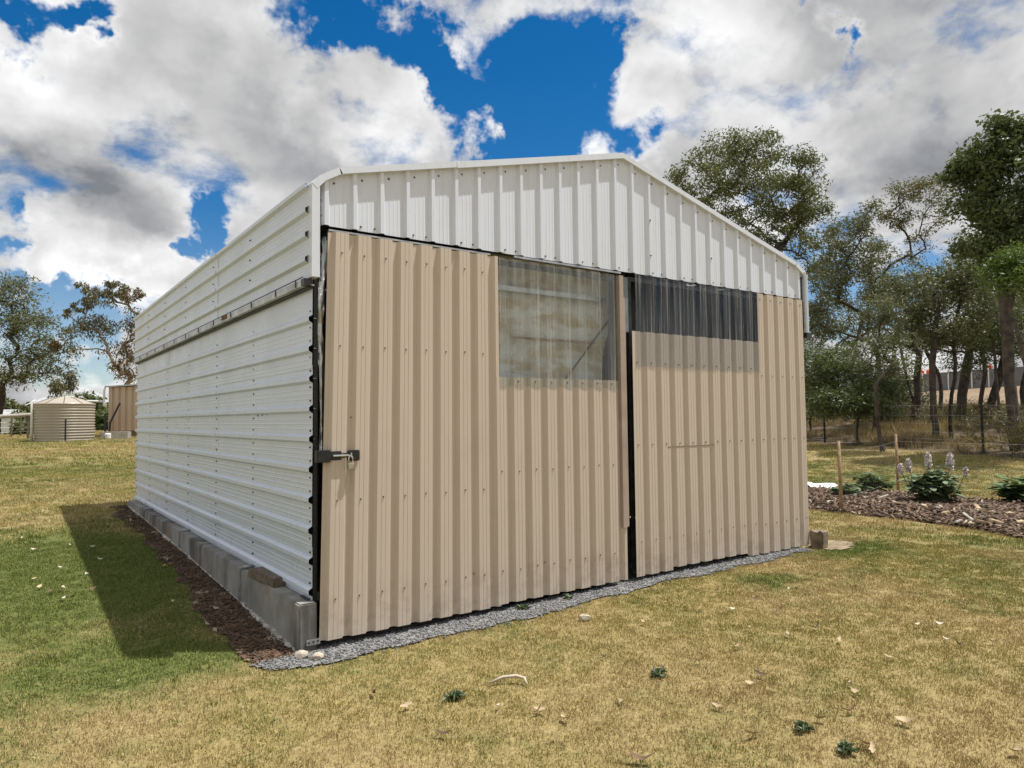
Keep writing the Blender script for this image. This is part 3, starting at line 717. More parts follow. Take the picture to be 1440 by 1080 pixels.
# barge flashing following the roof line, and the corner flashings
pts = [(-.045, 2.475), (-.045, EAVE-.01), (.005, EAVE+.045), (.145, 3.238), (WX/2, APEX+.043), (WX-.145, 3.238), (WX+.005, EAVE+.045), (WX+.05, EAVE-.02), (WX+.05, 2.45)]
def flash(name, a, b, w, y0=-.092, y1=.05, skew=(None, None)):
    a = np.array(a); b = np.array(b); t = (b-a)/np.linalg.norm(b-a); n = np.array([-t[1], t[0]])
    P = [a, b, b-n*w, a-n*w]; m_ = MB()
    v = [(p_[0], y, p_[1]) for y in (y0, y1) for p_ in P]
    m_.add(v, [(0, 1, 2, 3), (7, 6, 5, 4), (0, 4, 5, 1), (3, 2, 6, 7), (1, 5, 6, 2), (0, 3, 7, 4)])
    return m_
mid = (np.array(pts[3])*.42+np.array(pts[4])*.58); mid = tuple(np.array(pts[3])+(np.array(pts[4])-np.array(pts[3]))*.36)
for nm, a, b, w in (('barge_flashing', pts[2], pts[3], .045), ('barge_flashing', pts[3], mid, .045), ('barge_flashing', tuple(np.array(mid)+(-.04, -.012)), pts[4], .049),
                    ('barge_flashing', pts[4], pts[5], .045), ('barge_flashing', pts[5], pts[6], .045)):
    flash(nm, a, b, w, -.092-(.002 if w > .046 else 0)).build(nm, M['white_trim'], shed)
flash('corner_flashing', pts[0], pts[1], .055).build('corner_flashing', M['white_trim'], shed)
flash('corner_flashing', (-.045, EAVE-.012), (.008, EAVE+.046), .05, -.0935).build('corner_flashing', M['white_trim'], shed)
m_ = MB(); m_.tube([(WX+.045, -.075, 2.45), (WX+.045, -.075, 3.03), (WX+.035, -.075, 3.09), (WX+.0, -.075, 3.15)], .024, 8); m_.build('downpipe', M['white_trim'], shed)
MB().box(WX+.0, WX+.03, -.07, .02, 2.46, 3.10).build('corner_flashing', M['galv'], shed)
MB().box(WX+.005, WX+.10, -.10, .02, 2.40, 2.455).build('pipe_bracket', M['dark_steel'], shed)
screw_mesh('corner_screws', [(.018+.004*(i % 2), -.095+.035, z) for i, z in enumerate((2.60, 2.63, 2.72, 2.83, 2.85, 2.90, 2.95, 3.0, 3.07))], (0, -1, 0), shed, M['grey_screw'], .009)
# --- posts, track, floor and dark frame seen in the gaps
MB().box(.004, .032, .005, .09, .05, 2.9).build('corner_post', M['black'], shed)
for z in zr[1:]: MB().tube([(.0, -.006, z), (.016, -.01, z)], .006, 6).build('bolt', M['black'], shed)  # black stubs drawn for the shaded hollow of each open rib end
MB().box(WX-.05, WX-.004, -.03, .08, .25, 2.9).build('corner_post', M['black'], shed)
MB().box(2.80, 2.93, .02, .10, .05, 2.86).build('centre_post', M['black'], shed)
MB().box(2.875, 2.93, -.012, .018, 2.30, 2.80).build('post_facing', M['grey_strip'], shed)
MB().box(.03, WX-.02, .0, .05, 2.845, 2.89).build('door_track', M['dark_steel'], shed)
MB().box(1.62, 2.80, -.058, -.035, 2.812, 2.828).build('head_strip', M['galv'], shed)
MB().box(.09, 1.40, -.045, -.03, 2.806, 2.818).build('head_strip', M['white_trim'], shed)
MB().box(.06, WX-.06, .06, LEN-.05, -.02, .02).build('floor_slab', M['soil'], shed)
MB().box(.05, 5.55, .0, .05, .035, .075).build('sill_bar', M['black'], shed)
MB().tube([(.072, -.012, .60), (.072, -.012, .90)], .011, 8).tube([(.072, -.012, .895), (.072, -.012, .95)], .015, 8).build('drop_bolt', M['pvc'], shed)
MB().box(.062, .080, -.016, .01, .30, 2.05).build('door_stop', M['black'], shed)
# crumpled foil showing in the gap beside the door
V = []; Fc = []; nz, nx = 46, 5; r_ = random.Random(5)
for k in range(nz):
    z = 1.28+1.50*k/(nz-1); wd = .046 if z > 1.7 else .02+.026*(z-1.28)/.42
    x0 = .044+.012*math.sin(z*5.0)+(.018 if z > 2.3 else 0)*(z-2.3)*2
    for i in range(nx): V.append((x0+wd*i/(nx-1), .005+.010*math.sin(z*23+i*2.1)+r_.uniform(-.005, .005)+.02*abs(i-2)/2, z+r_.uniform(-.006, .006)))
for k in range(nz-1):
    for i in range(nx-1): Fc.append((k*nx+i, k*nx+i+1, (k+1)*nx+i+1, (k+1)*nx+i))
obj('foil_strip', V, Fc, M['foil_strip'], shed, True)
# foil insulation hung inside behind the clear window, with its batten and brace
V = []; Fc = []; nx, nz = 40, 34; r_ = random.Random(9)
for k in range(nz):
    z = 1.45+1.75*k/(nz-1)
    for i in range(nx):
        t = i/(nx-1); xr_ = 2.72+.15*max(0, min(1, (z-1.7)/1.0)); x = 1.35+(xr_-1.35)*t
        V.append((x, .165+.012*math.sin(x*9+z*2)+.014*math.sin(z*11+x*1.5)+r_.uniform(-.006, .006), z))
for k in range(nz-1):
    for i in range(nx-1): Fc.append((k*nx+i, k*nx+i+1, (k+1)*nx+i+1, (k+1)*nx+i))
obj('insulation_blanket', V, Fc, M['foil'], shed, True)
MB().box(1.4, 2.76, .10, .14, 2.575, 2.615).build('batten', M['galv'], shed)
MB().box(1.75, 2.66, .13, .147, 2.19, 2.21).build('batten', M['stake'], shed)
MB().tube([(2.0, .135, 1.55), (2.86, .12, 2.47)], .009, 6).build('brace', M['dark_steel'], shed)

# --- sliding doors
DY = -.042
def crest_ribs(x0, pitch, n): return [(x0+pitch*i, pitch) for i in range(n)]
d1 = tag(empty('sliding_door'), None); d1.parent = shed; d1['label'] = 'beige sliding door with clear window, latch and padlock'
r1 = crest_ribs(.075-.168, .1685, 18)
pA = profile(r1, .028, 1.452, 'crest'); pB = profile(r1, 1.425, 2.80, 'crest')
def lean_x(x, z): return x+.0205*(z-.1)*max(0.0, 1-max(0.0, x-.028)/1.42)     # the door hangs a little out of plumb
ribbed('door_sheet', pA, .100, lambda u: 2.800-.002*u, lambda u, v, w: (lean_x(u, v), DY-w, v), M['beige'], d1, 6, .0012)
ribbed('door_sheet', pB, .110, 1.853, front_fn(DY-.002), M['beige'], d1, 5, .0012)
ribbed('window_sheet', profile(r1, 1.46, 2.745, 'crest'), lambda u: 1.775+.012*math.sin(u*37), 2.79, front_fn(DY-.005), M['clear'], d1, 3, .0008, .001)
MB().box(2.752, 2.80, -.085, -.040, .565, 2.79).build('edge_trim', M['pinkish_trim'], d1)
MB().box(2.802, 2.832, -.072, -.045, .57, 2.60).build('edge_trim', M['pinkish_trim'], d1)
for z in (.14, 1.30, 2.75): MB().box(.09, 2.78, -.010, .012, z, z+.04).build('door_rail', M['dark_steel'], d1)
for x in (.10, 2.77): MB().box(x, x+.035, -.0105, .0125, .13, 2.78).build('door_stile', M['dark_steel'], d1)
sp = []
for i, (c, g) in enumerate(r1):
    for z in (.36, 1.02, 1.12, 2.03, 2.66):
        x = c+g*.27
        if .03 < x < 1.42 and z not in (1.12,): sp.append((x, DY-.03, z-.02*(z == 1.02)+.004*math.sin(i*3)))
        elif 1.45 < x < 2.74 and z in (.36, 1.12): sp.append((x, DY-.032, z+.004*math.sin(i*3)))
    if 1.47 < c+g*.25 < 2.74: sp.append((c+g*.25, DY-.036, 1.822))
sp += [(x, DY-.001, .37) for x in (.66, 1.22, 1.9)]+[(.21, DY-.03, 1.55)]
screw_mesh('door_screws', [(lean_x(x, z), y, z) for x, y, z in sp], (0, -1, 0), d1, M['grey_screw'], .0055)
# latch: black hasp and bolt
l_ = MB(); l_.box(-.004, .085, -.088, -.030, 1.255, 1.335, .004); lt = l_.build('latch', M['black'], d1)
lt.data.materials[0] = M['black']
l_ = MB(); l_.box(.08, .165, -.084, -.073, 1.268, 1.326, .004); l_.box(.165, .24, -.088, -.073, 1.282, 1.312, .004); l_.box(.205, .292, -.086, -.073, 1.258, 1.330, .005)
l_.build('hasp', M['black'], d1)
l_ = MB(); l_.tube([(.10, -.094, 1.297), (.225, -.094, 1.297)], .007, 8); l_.build('bolt', M['chrome'], d1)
l_ = MB(); l_.tube([(.222, -.083, 1.285), (.222, -.112, 1.285), (.222, -.112, 1.312), (.222, -.083, 1.312)], .005, 6); l_.build('staple', M['chrome'], d1)

d2 = tag(empty('sliding_door'), None); d2.parent = shed; d2['label'] = 'beige sliding door with clear window strip before the dark interior'
r2 = crest_ribs(2.912, .1855, 16)
ribbed('door_sheet', profile(r2, 2.912, 4.795, 'crest'), lambda u: .115 if u < 3.4 else (.135 if u < 4.55 else .10), 2.305, front_fn(DY), M['beige'], d2, 6, .0014)
ribbed('door_sheet', profile(r2, 4.77, WX-.035, 'crest'), .10, 2.822, front_fn(DY-.003), M['beige'], d2, 6, .0012)
ribbed('window_sheet', profile(r2, 2.955, 4.79, 'crest'), lambda u: 1.985+.010*math.sin(u*31), 2.825, front_fn(DY-.0055), M['scuffed'], d2, 3, .0008, .001)
for z in (.14, 1.30, 2.25, 2.77): MB().box(2.93, WX-.06, -.010, .012, z, z+.04).build('door_rail', M['dark_steel'], d2)
for x in (2.935, WX-.09): MB().box(x, x+.035, -.0105, .0125, .13, 2.80).build('door_stile', M['dark_steel'], d2)
MB().box(2.96, 5.6, .30, .32, 1.6, 2.85).build('interior_shade_panel', M['black'], d2)  # black sheet added as the shade of the interior behind the clear pane
sp = []
for i, (c, g) in enumerate(r2):
    x = c+g*.27
    if x < 4.76: sp += [(x, DY-.036, 2.02), (x+.02, DY-.03, .42), (x, DY-.031, 1.28)]
    elif x < 5.58: sp += [(x, DY-.034, 1.95), (x, DY-.034, .40), (x, DY-.034, 1.28), (x, DY-.034, 2.76)]
screw_mesh('door_screws', sp, (0, -1, 0), d2, M['grey_screw'], .0055)
MB().box(3.35, 4.02, DY-.0335, DY-.030, 1.246, 1.251).build('scratch', M['timber'], d2)

# --- concrete plinth of sleepers between steel posts
jy = [-.045, 1.33, 3.70, 6.02, LEN+.05]
for i in range(4):
    a, b = jy[i]+(.012 if i else 0), jy[i+1]-.012; zt = .352+.006*i
    bm = bmesh.new(); bmesh.ops.create_cube(bm, size=1.0)
    bmesh.ops.scale(bm, vec=(.118, b-a, zt+.25), verts=bm.verts); bmesh.ops.translate(bm, vec=(-.046+.002*(i % 2), (a+b)/2, (zt-.25)/2), verts=bm.verts)
    bmesh.ops.bevel(bm, geom=bm.edges[:], offset=.009, segments=2, affect='EDGES')
    MB().bm(bm).build('concrete_sleeper', M['concrete'], shed)
for y in jy[1:4]:
    zt = .362+.006*jy.index(y)
    MB().box(-.111, .02, y-.009, y+.009, -.2, zt).box(-.112, -.1065, y-.03, y+.03, -.2, zt-.12).box(-.085, .02, y-.035, y+.035, zt, zt+.006).build('sleeper_post', M['galv'], shed)
MB().box(-.060, .03, -.054, -.046, .085, .12).build('metal_tag', M['galv'], shed)
MB().box(-.03, -.012, .02, .16, .358, .364).build('steel_offcut', M['dark_steel'], shed)
for x, z, s in ((-.045, .102, .007), (-.015, .104, .007), (.015, .106, .007)): MB().tube([(x, -.0538, z), (x, -.056, z)], s, 8).build('tag_bolt', M['dark_steel'], shed)

# ragged pale geotextile edge along the foot of the plinth
V = []; Fc = []; r_ = random.Random(3); ys_ = np.linspace(-.03, LEN, 240)
for y in ys_:
    h = G(-.12, y)+.008; o = max(.003, .010+.012*math.sin(y*3.1)+r_.uniform(-.010, .012))*(1 if (math.sin(y*1.9+.6) > .1) else .2)
    V += [(-.104, y, h+.012+r_.uniform(0, .016)*(o > .012)), (-.110-o*.5, y, h+.018), (-.110-o, y, h+.004)]
for i in range(len(ys_)-1):
    for k in range(2): Fc.append((i*3+k, i*3+k+1, (i+1)*3+k+1, (i+1)*3+k))
obj('geotextile_edge', V, Fc, M['geotextile'], shed, True)

# things on and at the shed
pl = empty('padlock', (.222, -.098, 1.285)); tag(pl, 'small silver padlock hanging from the black latch of the beige door', 'padlock')
MB().box(-.021, .021, -.012, .012, -.079, -.034, .004).build('body', M['brass'], pl)
MB().box(-.0215, .0215, -.0125, .0125, -.048, -.040).build('band', M['chrome'], pl)
MB().tube([(-.014, 0, -.04), (-.014, 0, -.008), (-.009, 0, .006), (0, 0, .011), (.009, 0, .006), (.014, 0, -.008), (.014, 0, -.04)], .0045, 8).build('shackle', M['chrome'], pl, True)
tb = MB().box(-.055, .055, -.24, .24, 0, .062, .004).build('timber_offcut', M['timber']); tb.location = (-.058, .77, .3535); tb.rotation_euler = (0, 0, math.radians(5))
tag(tb, 'short weathered timber offcut lying on the concrete plinth', 'timber')
bm = bmesh.new(); bmesh.ops.create_cube(bm, size=1.0); bmesh.ops.subdivide_edges(bm, edges=bm.edges[:], cuts=4, use_grid_fill=True)
r_ = random.Random(11)
for v in bm.verts:
    k = 1+.06*math.sin(v.co.z*3)+r_.uniform(-.02, .02); v.co.x *= .145*k; v.co.y *= .145*k; v.co.z = v.co.z*.20+r_.uniform(-.004, .006)
bmesh.ops.bevel(bm, geom=[e for e in bm.edges if e.calc_face_angle(0) > 1.0], offset=.012, segments=2, affect='EDGES')
cb = MB().bm(bm).build('corner_block', M['block']); gz = G(5.66, -.12); cb.location = (5.67, -.15, gz+.09); cb.rotation_euler = (0, 0, .12)
tag(cb, 'squat brown block at the foot of the shed corner beside the dark window door', 'block')
# ------------------------------------------------------------------ trees
def tree_skeleton(base, fork, clumps, r, tip=.010, power=2.25, wig=.06, trunk_r=None, up=.5, lean=(0, 0)):
    """grow limbs from a trunk to every leaf clump; returns polylines with radii"""
    base = np.array(base, float); nodes = [base]; par = [-1]
    nseg = max(3, int(fork/.45)); p = base.copy()
    w_ = np.zeros(2)
    for i in range(nseg):
        w_ = w_*.75+r.normal(0, wig*.55, 2); step = np.array([w_[0]+lean[0]/nseg, w_[1]+lean[1]/nseg, fork/nseg]); p = p+step; nodes.append(p.copy()); par.append(len(nodes)-2)
    anchor = p.copy(); order = sorted(range(len(clumps)), key=lambda i: np.linalg.norm(clumps[i]-anchor))
    for ci in order:
        c = clumps[ci]; A = np.array(nodes); d = c-A; dist = np.linalg.norm(d, axis=1); hor = np.hypot(d[:, 0], d[:, 1])
        cost = dist+up*np.maximum(0, hor*.55-d[:, 2])+np.where(np.arange(len(A)) < nseg*.6, 1.5, 0)
        j = int(np.argmin(cost)); a = A[j]; L = dist[j]; k = max(2, int(L/.5)+1)
        prev = nodes[par[j]] if par[j] >= 0 else a-np.array([0, 0, 1.]); dr = a-prev; dr = dr/(np.linalg.norm(dr)+1e-6)
        mid = a+(c-a)*.5+dr*L*.12+np.array([0, 0, L*.04])+r.normal(0, .04*L, 3)
        last = j
        for s in range(1, k+1):
            t = s/k; q = (1-t)**2*a+2*t*(1-t)*mid+t*t*c+(r.normal(0, .03*min(L, 1.2), 3) if s < k else 0)
            nodes.append(q); par.append(last); last = len(nodes)-1
    n = len(nodes); acc = np.zeros(n); ch = [[] for _ in range(n)]
    for i in range(1, n): ch[par[i]].append(i)
    for i in range(n-1, -1, -1): acc[i] = tip**power if not ch[i] else sum(acc[c] for c in ch[i])+(.0004**power)
    rad = acc**(1/power)
    if trunk_r:
        rad = rad*(.56*trunk_r/rad[0])**np.clip((rad/rad[0])**.7, 0, 1)
    rad[0] *= 1.2
    lines = []; stack = [0]
    starts = [(0, None)]
    while starts:
        i, p0 = starts.pop(); line = ([(nodes[p0], min(rad[p0], rad[i]*1.15))] if p0 is not None else [])+[(nodes[i], rad[i])]
        while ch[i]:
            cs = sorted(ch[i], key=lambda c: -rad[c])
            for c in cs[1:]: starts.append((c, i))
            i = cs[0]; line.append((nodes[i], rad[i]))
        lines.append(line)
    return lines
def leaf_cloud(clumps, radii, per, size, r, droop=.5, flat=.75, aspect=.34):
    """many small leaf-sized faces around every clump"""
    C = np.repeat(clumps, per, axis=0); n = len(C); R_ = np.repeat(radii, per)[:, None]
    off = r.normal(size=(n, 3)); off /= np.linalg.norm(off, axis=1)[:, None]; off *= (r.random((n, 1))**.45)*R_; off[:, 2] *= flat
    off += r.normal(0, .05, (n, 3))
    P = C+off
    ax = r.normal(size=(n, 3)); ax[:, 2] = ax[:, 2]*.6-droop; ax /= np.linalg.norm(ax, axis=1)[:, None]
    sd_ = np.cross(ax, r.normal(size=(n, 3))); sd_ /= (np.linalg.norm(sd_, axis=1)[:, None]+1e-9)
    L = size*r.uniform(.6, 1.35, (n, 1)); Wd = L*aspect*r.uniform(.7, 1.3, (n, 1))
    V = np.stack([P, P+ax*L*.45+sd_*Wd*.5, P+ax*L, P+ax*L*.45-sd_*Wd*.5], 1).reshape(-1, 3)
    return V, np.arange(n)[:, None]*4+np.array([[0, 1, 2, 3]])
TREES = 'trees'
def tree(name, label, base, fork, lobes, leafm, barkm, seed, per=120, size=.13, rc=(.35, .6), cat='tree', group=None, trunk_r=None, droop=.5, up=.5,
         wig=.06, lean=(0, 0), extra=None, tip=.010, shell=.5, aspect=.34, flat=.75):
    r = np.random.default_rng(seed); base = np.array(base, float); cl = []; rd = []; par_ = []
    for (c, rx, rz, n, *dens) in lobes:
        c = np.array(c, float); k = r.normal(size=(n, 3)); k /= np.linalg.norm(k, axis=1)[:, None]; k *= (shell+(1-shell)*r.random((n, 1)))**.8
        k[:, 2] = np.where(k[:, 2] < 0, k[:, 2]*.8, k[:, 2])
        q = c+k*np.array([rx, rx, rz]); cl.append(q); rd.append(r.uniform(*rc, n)*(dens[0] if dens else 1))
    cl = np.concatenate(cl); rd = np.concatenate(rd)
    t = empty(name, base); tag(t, label, cat, group)
    lines = tree_skeleton(base, fork, list(cl), r, tip=tip, wig=wig, trunk_r=trunk_r, up=up, lean=lean)
    m_ = MB()
    for ln in lines:
        r0 = ln[0][1]; m_.tube([q-base for q, _ in ln], [max(.004, w) for _, w in ln], 9 if r0 > .08 else (5 if r0 > .03 else 3), caps=False)
    tr = m_.build('trunk', barkm, t, True)
    V, Fc = leaf_cloud(cl, rd, per, size, r, droop, flat, aspect)
    fobj('crown', V-base, Fc, leafm, t)
    if extra:
        em, lob, eper = extra; ecl = []; erd = []
        for (c, rx, rz, n) in lob:
            k = r.normal(size=(n, 3)); k /= np.linalg.norm(k, axis=1)[:, None]; k *= r.random((n, 1))**.5; ecl.append(np.array(c)+k*np.array([rx, rx, rz])); erd.append(r.uniform(.3, .5, n))
        V, Fc = leaf_cloud(np.concatenate(ecl), np.concatenate(erd), eper, size, r, 1.2, 1.0, aspect); fobj('hanging_foliage', V-base, Fc, em, t)
    return t
def lb(u, v, ru, rv, D, n, *dens):            # crown lobe drawn around a photo position at distance D
    k = D/F_PX/math.hypot(*ray(u, v)[:2]); return (at(u, v, D), ru*k, rv*k, n, *dens)
def gb(u, D):
    q = at(u, 590, D); return (q[0], q[1], G(q[0], q[1])-.05)
# big round crowned gum behind the shed
tree('gum_tree', 'tall gum tree with dense round dome crown rising behind the shed roof', gb(1058, 31), 5.6,
     [lb(985, 262, 46, 46, 30, 24), lb(1020, 222, 42, 34, 31, 20), lb(1068, 212, 44, 26, 31.5, 20), lb(1115, 243, 40, 32, 31, 20), lb(1145, 285, 28, 30, 30.5, 14),
      lb(975, 310, 36, 36, 30, 14), lb(1045, 285, 50, 40, 32.5, 16), lb(1100, 330, 45, 40, 31, 14, .8), lb(1150, 350, 35, 34, 30, 11, .8), lb(1010, 345, 40, 30, 30.5, 10), lb(1070, 270, 60, 50, 31, 20), lb(1035, 320, 40, 30, 30, 10), lb(1120, 300, 36, 34, 32, 12)],
     M['leaf_olive'], M['bark_dark'], 3, per=150, size=.15, rc=(.34, .68), trunk_r=.36, droop=.7, up=.9)
tree('gum_tree', 'open leaning gum tree beside the right shed corner with twisted dark limbs', gb(1228, 28), 3.2,
     [lb(1168, 395, 34, 40, 28, 16), lb(1190, 335, 36, 30, 28, 14), lb(1225, 312, 24, 28, 28.5, 9, .8), lb(1158, 455, 26, 30, 27.5, 11), lb(1205, 410, 34, 32, 29, 12), lb(1150, 500, 22, 30, 27, 8), lb(1235, 370, 26, 30, 28, 9, .8)],
     M['leaf_grey'], M['bark_dark'], 8, per=150, size=.12, rc=(.32, .6), trunk_r=.15, wig=.14, up=.4)
tree('gum_tree', 'thin wispy gum tree with yellowing leaves and bare crooked branches', gb(1286, 33), 6.6,
     [lb(1298, 262, 26, 20, 33, 12, .8), lb(1270, 275, 24, 18, 33, 9, .8), lb(1322, 285, 20, 20, 33, 8, .8), lb(1252, 312, 22, 22, 33, 9, .8), lb(1300, 310, 34, 22, 33, 9, .7), lb(1275, 350, 30, 22, 33, 7, .7)],
     M['leaf_yellow'], M['bark'], 12, per=95, size=.12, rc=(.35, .62), trunk_r=.10, wig=.10, tip=.012, up=.5)
tree('broadleaf_tree', 'tallest dark green tree with thick rough trunk standing behind the wire fence', gb(1428, 22), 5.8,
     [lb(1392, 222, 34, 28, 22, 16), lb(1375, 262, 30, 28, 22, 14), lb(1425, 205, 34, 26, 22.5, 16), lb(1450, 245, 40, 40, 22, 18), lb(1400, 300, 36, 30, 22, 14), lb(1445, 320, 40, 36, 22.5, 14), lb(1480, 270, 36, 60, 22, 18), lb(1510, 350, 40, 60, 22, 10), lb(1365, 290, 24, 16, 22, 7, .8), lb(1385, 340, 34, 26, 22, 9, .85), lb(1360, 232, 22, 20, 22, 6, .7), lb(1405, 180, 22, 12, 22, 5, .7), lb(1440, 190, 26, 14, 22, 6, .7), lb(1345, 250, 14, 12, 22, 3, .6), lb(1420, 345, 40, 24, 22, 9)],
     M['leaf_deep'], M['bark'], 21, per=135, size=.13, rc=(.30, .56), trunk_r=.24, up=.6, wig=.015, aspect=.5)
tree('sapling_tree', 'bright green feathery tree in front of the tallest dark tree', gb(1452, 20.5), 2.6,
     [lb(1405, 378, 26, 12, 20.5, 10), lb(1432, 365, 24, 14, 20.5, 10), lb(1460, 380, 30, 20, 20.5, 10), lb(1415, 400, 30, 10, 20.5, 7)],
     M['leaf_bright'], M['bark'], 33, per=170, size=.10, rc=(.28, .45), trunk_r=.09, up=.4, aspect=.3)
tree('gum_tree', 'straight double stemmed gum tree with grey trunk close behind the wire fence', gb(1314, 24.5), 3.8,
     [lb(1330, 402, 44, 26, 25, 15), lb(1290, 425, 36, 28, 24.5, 12), lb(1365, 430, 36, 30, 25, 13), lb(1320, 455, 50, 24, 24.5, 11), lb(1280, 400, 26, 20, 25, 8)],
     M['leaf_grey'], M['bark'], 41, per=155, size=.115, rc=(.32, .58), trunk_r=.16, wig=.07, lean=(.25, -.25))
tree('gum_tree', 'slender reddish stemmed gum tree beside the double stemmed one', gb(1337, 25), 4.2,
     [lb(1345, 380, 30, 24, 25.5, 11), lb(1372, 395, 32, 26, 25.5, 12), lb(1350, 470, 36, 22, 25, 10, .8), lb(1380, 350, 30, 24, 26, 9)],
     M['leaf_olive'], M['bark_dark'], 45, per=155, size=.115, rc=(.32, .58), trunk_r=.10, wig=.09)
tree('gum_tree', 'stout forked gum tree with pale broken limb, far side of the dry grass', gb(1351, 32), 2.6,
     [lb(1340, 480, 34, 22, 32, 11), lb(1372, 470, 34, 26, 32, 12), lb(1310, 470, 30, 26, 32.5, 9), lb(1360, 510, 30, 12, 31, 7), lb(1400, 450, 30, 30, 32, 10)],
     M['leaf_grey'], M['bark'], 52, per=150, size=.12, rc=(.4, .65), trunk_r=.30, wig=.12)
tree('gum_tree', 'dark trunked gum tree hanging leaves low over the grey fence', gb(1388, 31), 3.4,
     [lb(1395, 480, 26, 30, 31, 10), lb(1415, 440, 34, 28, 31, 12), lb(1385, 420, 30, 26, 31.5, 10), lb(1440, 470, 30, 34, 31, 12), lb(1430, 410, 36, 24, 31, 11)],
     M['leaf_olive'], M['bark_dark'], 57, per=150, size=.12, rc=(.4, .65), trunk_r=.24, wig=.08)
tree('gum_tree', 'thin reddish sapling trunk between the dark trunk and the tallest tree', gb(1406, 29), 3.2,
     [lb(1408, 440, 18, 24, 29, 7), lb(1420, 480, 20, 16, 29, 6), lb(1400, 465, 16, 14, 29, 5)], M['leaf_deep'], M['bark'], 61, per=150, size=.11, rc=(.3, .5), trunk_r=.09, wig=.05)
tree('gum_tree', 'small crooked gum tree with rough base, first trunk right of the dark shrub', gb(1240, 22.5), 1.9,
     [lb(1250, 470, 26, 26, 23, 10), lb(1225, 500, 26, 20, 22.5, 8), lb(1262, 510, 20, 20, 22.5, 7), lb(1235, 440, 24, 22, 23, 8, .8)], M['leaf_grey'], M['bark'], 66, per=150, size=.10, rc=(.28, .48), trunk_r=.11, wig=.08)
tree('gum_tree', 'curving gum tree with snaking dark limb and thin canopy of grey leaves', gb(1283, 30), 2.8,
     [lb(1262, 420, 28, 28, 30, 10, .8), lb(1235, 400, 26, 24, 30, 8, .8), lb(1290, 385, 26, 22, 30, 8, .8), lb(1225, 450, 24, 24, 29.5, 8, .8), lb(1300, 440, 22, 24, 30, 7, .8), lb(1270, 470, 28, 20, 30, 7)],
     M['leaf_grey'], M['bark_dark'], 72, per=150, size=.11, rc=(.36, .6), trunk_r=.21, wig=.16)
for i, (u, D, m_, lab, L) in enumerate([
    (1150, 37, 'leaf_grey', 'grey gum tree half hidden behind the right shed corner', [(1150, 400, 34, 36), (1175, 450, 30, 30), (1140, 460, 26, 34), (1165, 375, 26, 22)]),
    (1205, 40, 'leaf_olive', 'slim gum tree in the back row behind the open leaning gum', [(1200, 430, 34, 30), (1225, 400, 30, 28), (1190, 470, 30, 24), (1215, 355, 24, 24)]),
    (1262, 39, 'leaf_grey', 'back row gum tree behind the curving one with a snaking limb', [(1262, 440, 34, 28), (1250, 395, 28, 26), (1290, 420, 30, 26), (1275, 480, 34, 18)]),
    (1322, 41, 'leaf_deep', 'dark back row gum tree behind the double stemmed gum', [(1320, 420, 36, 28), (1345, 390, 32, 26), (1300, 460, 32, 24), (1340, 470, 34, 22)]),
    (1378, 40, 'leaf_olive', 'back row gum tree between stout forked gum and dark trunk', [(1375, 430, 34, 30), (1395, 390, 32, 26), (1360, 350, 28, 24), (1385, 480, 30, 18)]),
    (1440, 39, 'leaf_grey', 'back row gum tree behind the tallest dark green tree', [(1430, 440, 34, 34), (1455, 400, 34, 34), (1420, 490, 26, 18), (1460, 480, 30, 30)])]):
    tree('gum_tree', lab, gb(u, D), 3.4, [lb(a, b, c, d, D, 9) for a, b, c, d in L], M[m_], M['bark_dark'], 300+i, per=150, size=.15, rc=(.45, .8), trunk_r=.17, wig=.12, up=.5)
for i, (u, D, lab) in enumerate([(1268, 33, 'dead brown bush beside the curving gum trunk'), (1302, 30, 'tangled dry bush between the two grey trunks'), (1364, 31, 'tall tussocky dry bush at the foot of the stout forked gum'), (1402, 27, 'low brown bush left of the tallest trunk'), (1420, 20.5, 'green and straw tussock at the foot of the tallest tree')]):
    q_ = at(u, 575, D); z_ = G(q_[0], q_[1])
    tree('dry_bush', lab, (q_[0], q_[1], z_-.05), .25, [((q_[0], q_[1], z_+.5), .8, .5, 14), ((q_[0]+.5, q_[1]-.4, z_+.4), .5, .35, 8)], M['leaf_yellow'] if i == 4 else M['leaf_brown'], M['bark'], 340+i, per=70, size=.16, rc=(.25, .4), cat='bush', trunk_r=.04, droop=-.5, aspect=.12)
tree('shrub', 'dense dark green shrub with arching leaves behind the wire fence', gb(1205, 25), .5,
     [lb(1185, 520, 34, 34, 25, 24), lb(1215, 530, 34, 26, 25, 20), lb(1160, 535, 26, 28, 25, 16), lb(1245, 545, 22, 18, 25, 12), lb(1195, 560, 50, 14, 24.6, 24), lb(1140, 520, 26, 40, 25, 14), lb(1165, 575, 34, 10, 24.6, 14), lb(1230, 575, 34, 10, 24.8, 14)],
     M['leaf_deep'], M['bark_dark'], 78, per=150, size=.14, rc=(.3, .48), cat='shrub', trunk_r=.07, droop=.35, aspect=.22)
for i, (u, D, lab) in enumerate([(1140, 31, 'leafy shrub half hidden by the right shed corner behind the dense dark shrub'), (1238, 33, 'grey green shrub closing the gap behind the small crooked gum'), (1270, 36, 'low shrub at the foot of the bank behind the curving gum')]):
    tree('shrub', lab, gb(u, D), .4, [lb(u-14, 545, 24, 20, D, 16), lb(u+16, 548, 24, 18, D, 16), lb(u, 562, 40, 12, D, 18)], M['leaf_grey'] if i else M['leaf_deep'], M['bark_dark'], 380+i, per=110, size=.16, rc=(.35, .55), cat='shrub', trunk_r=.08, droop=.3, aspect=.25)
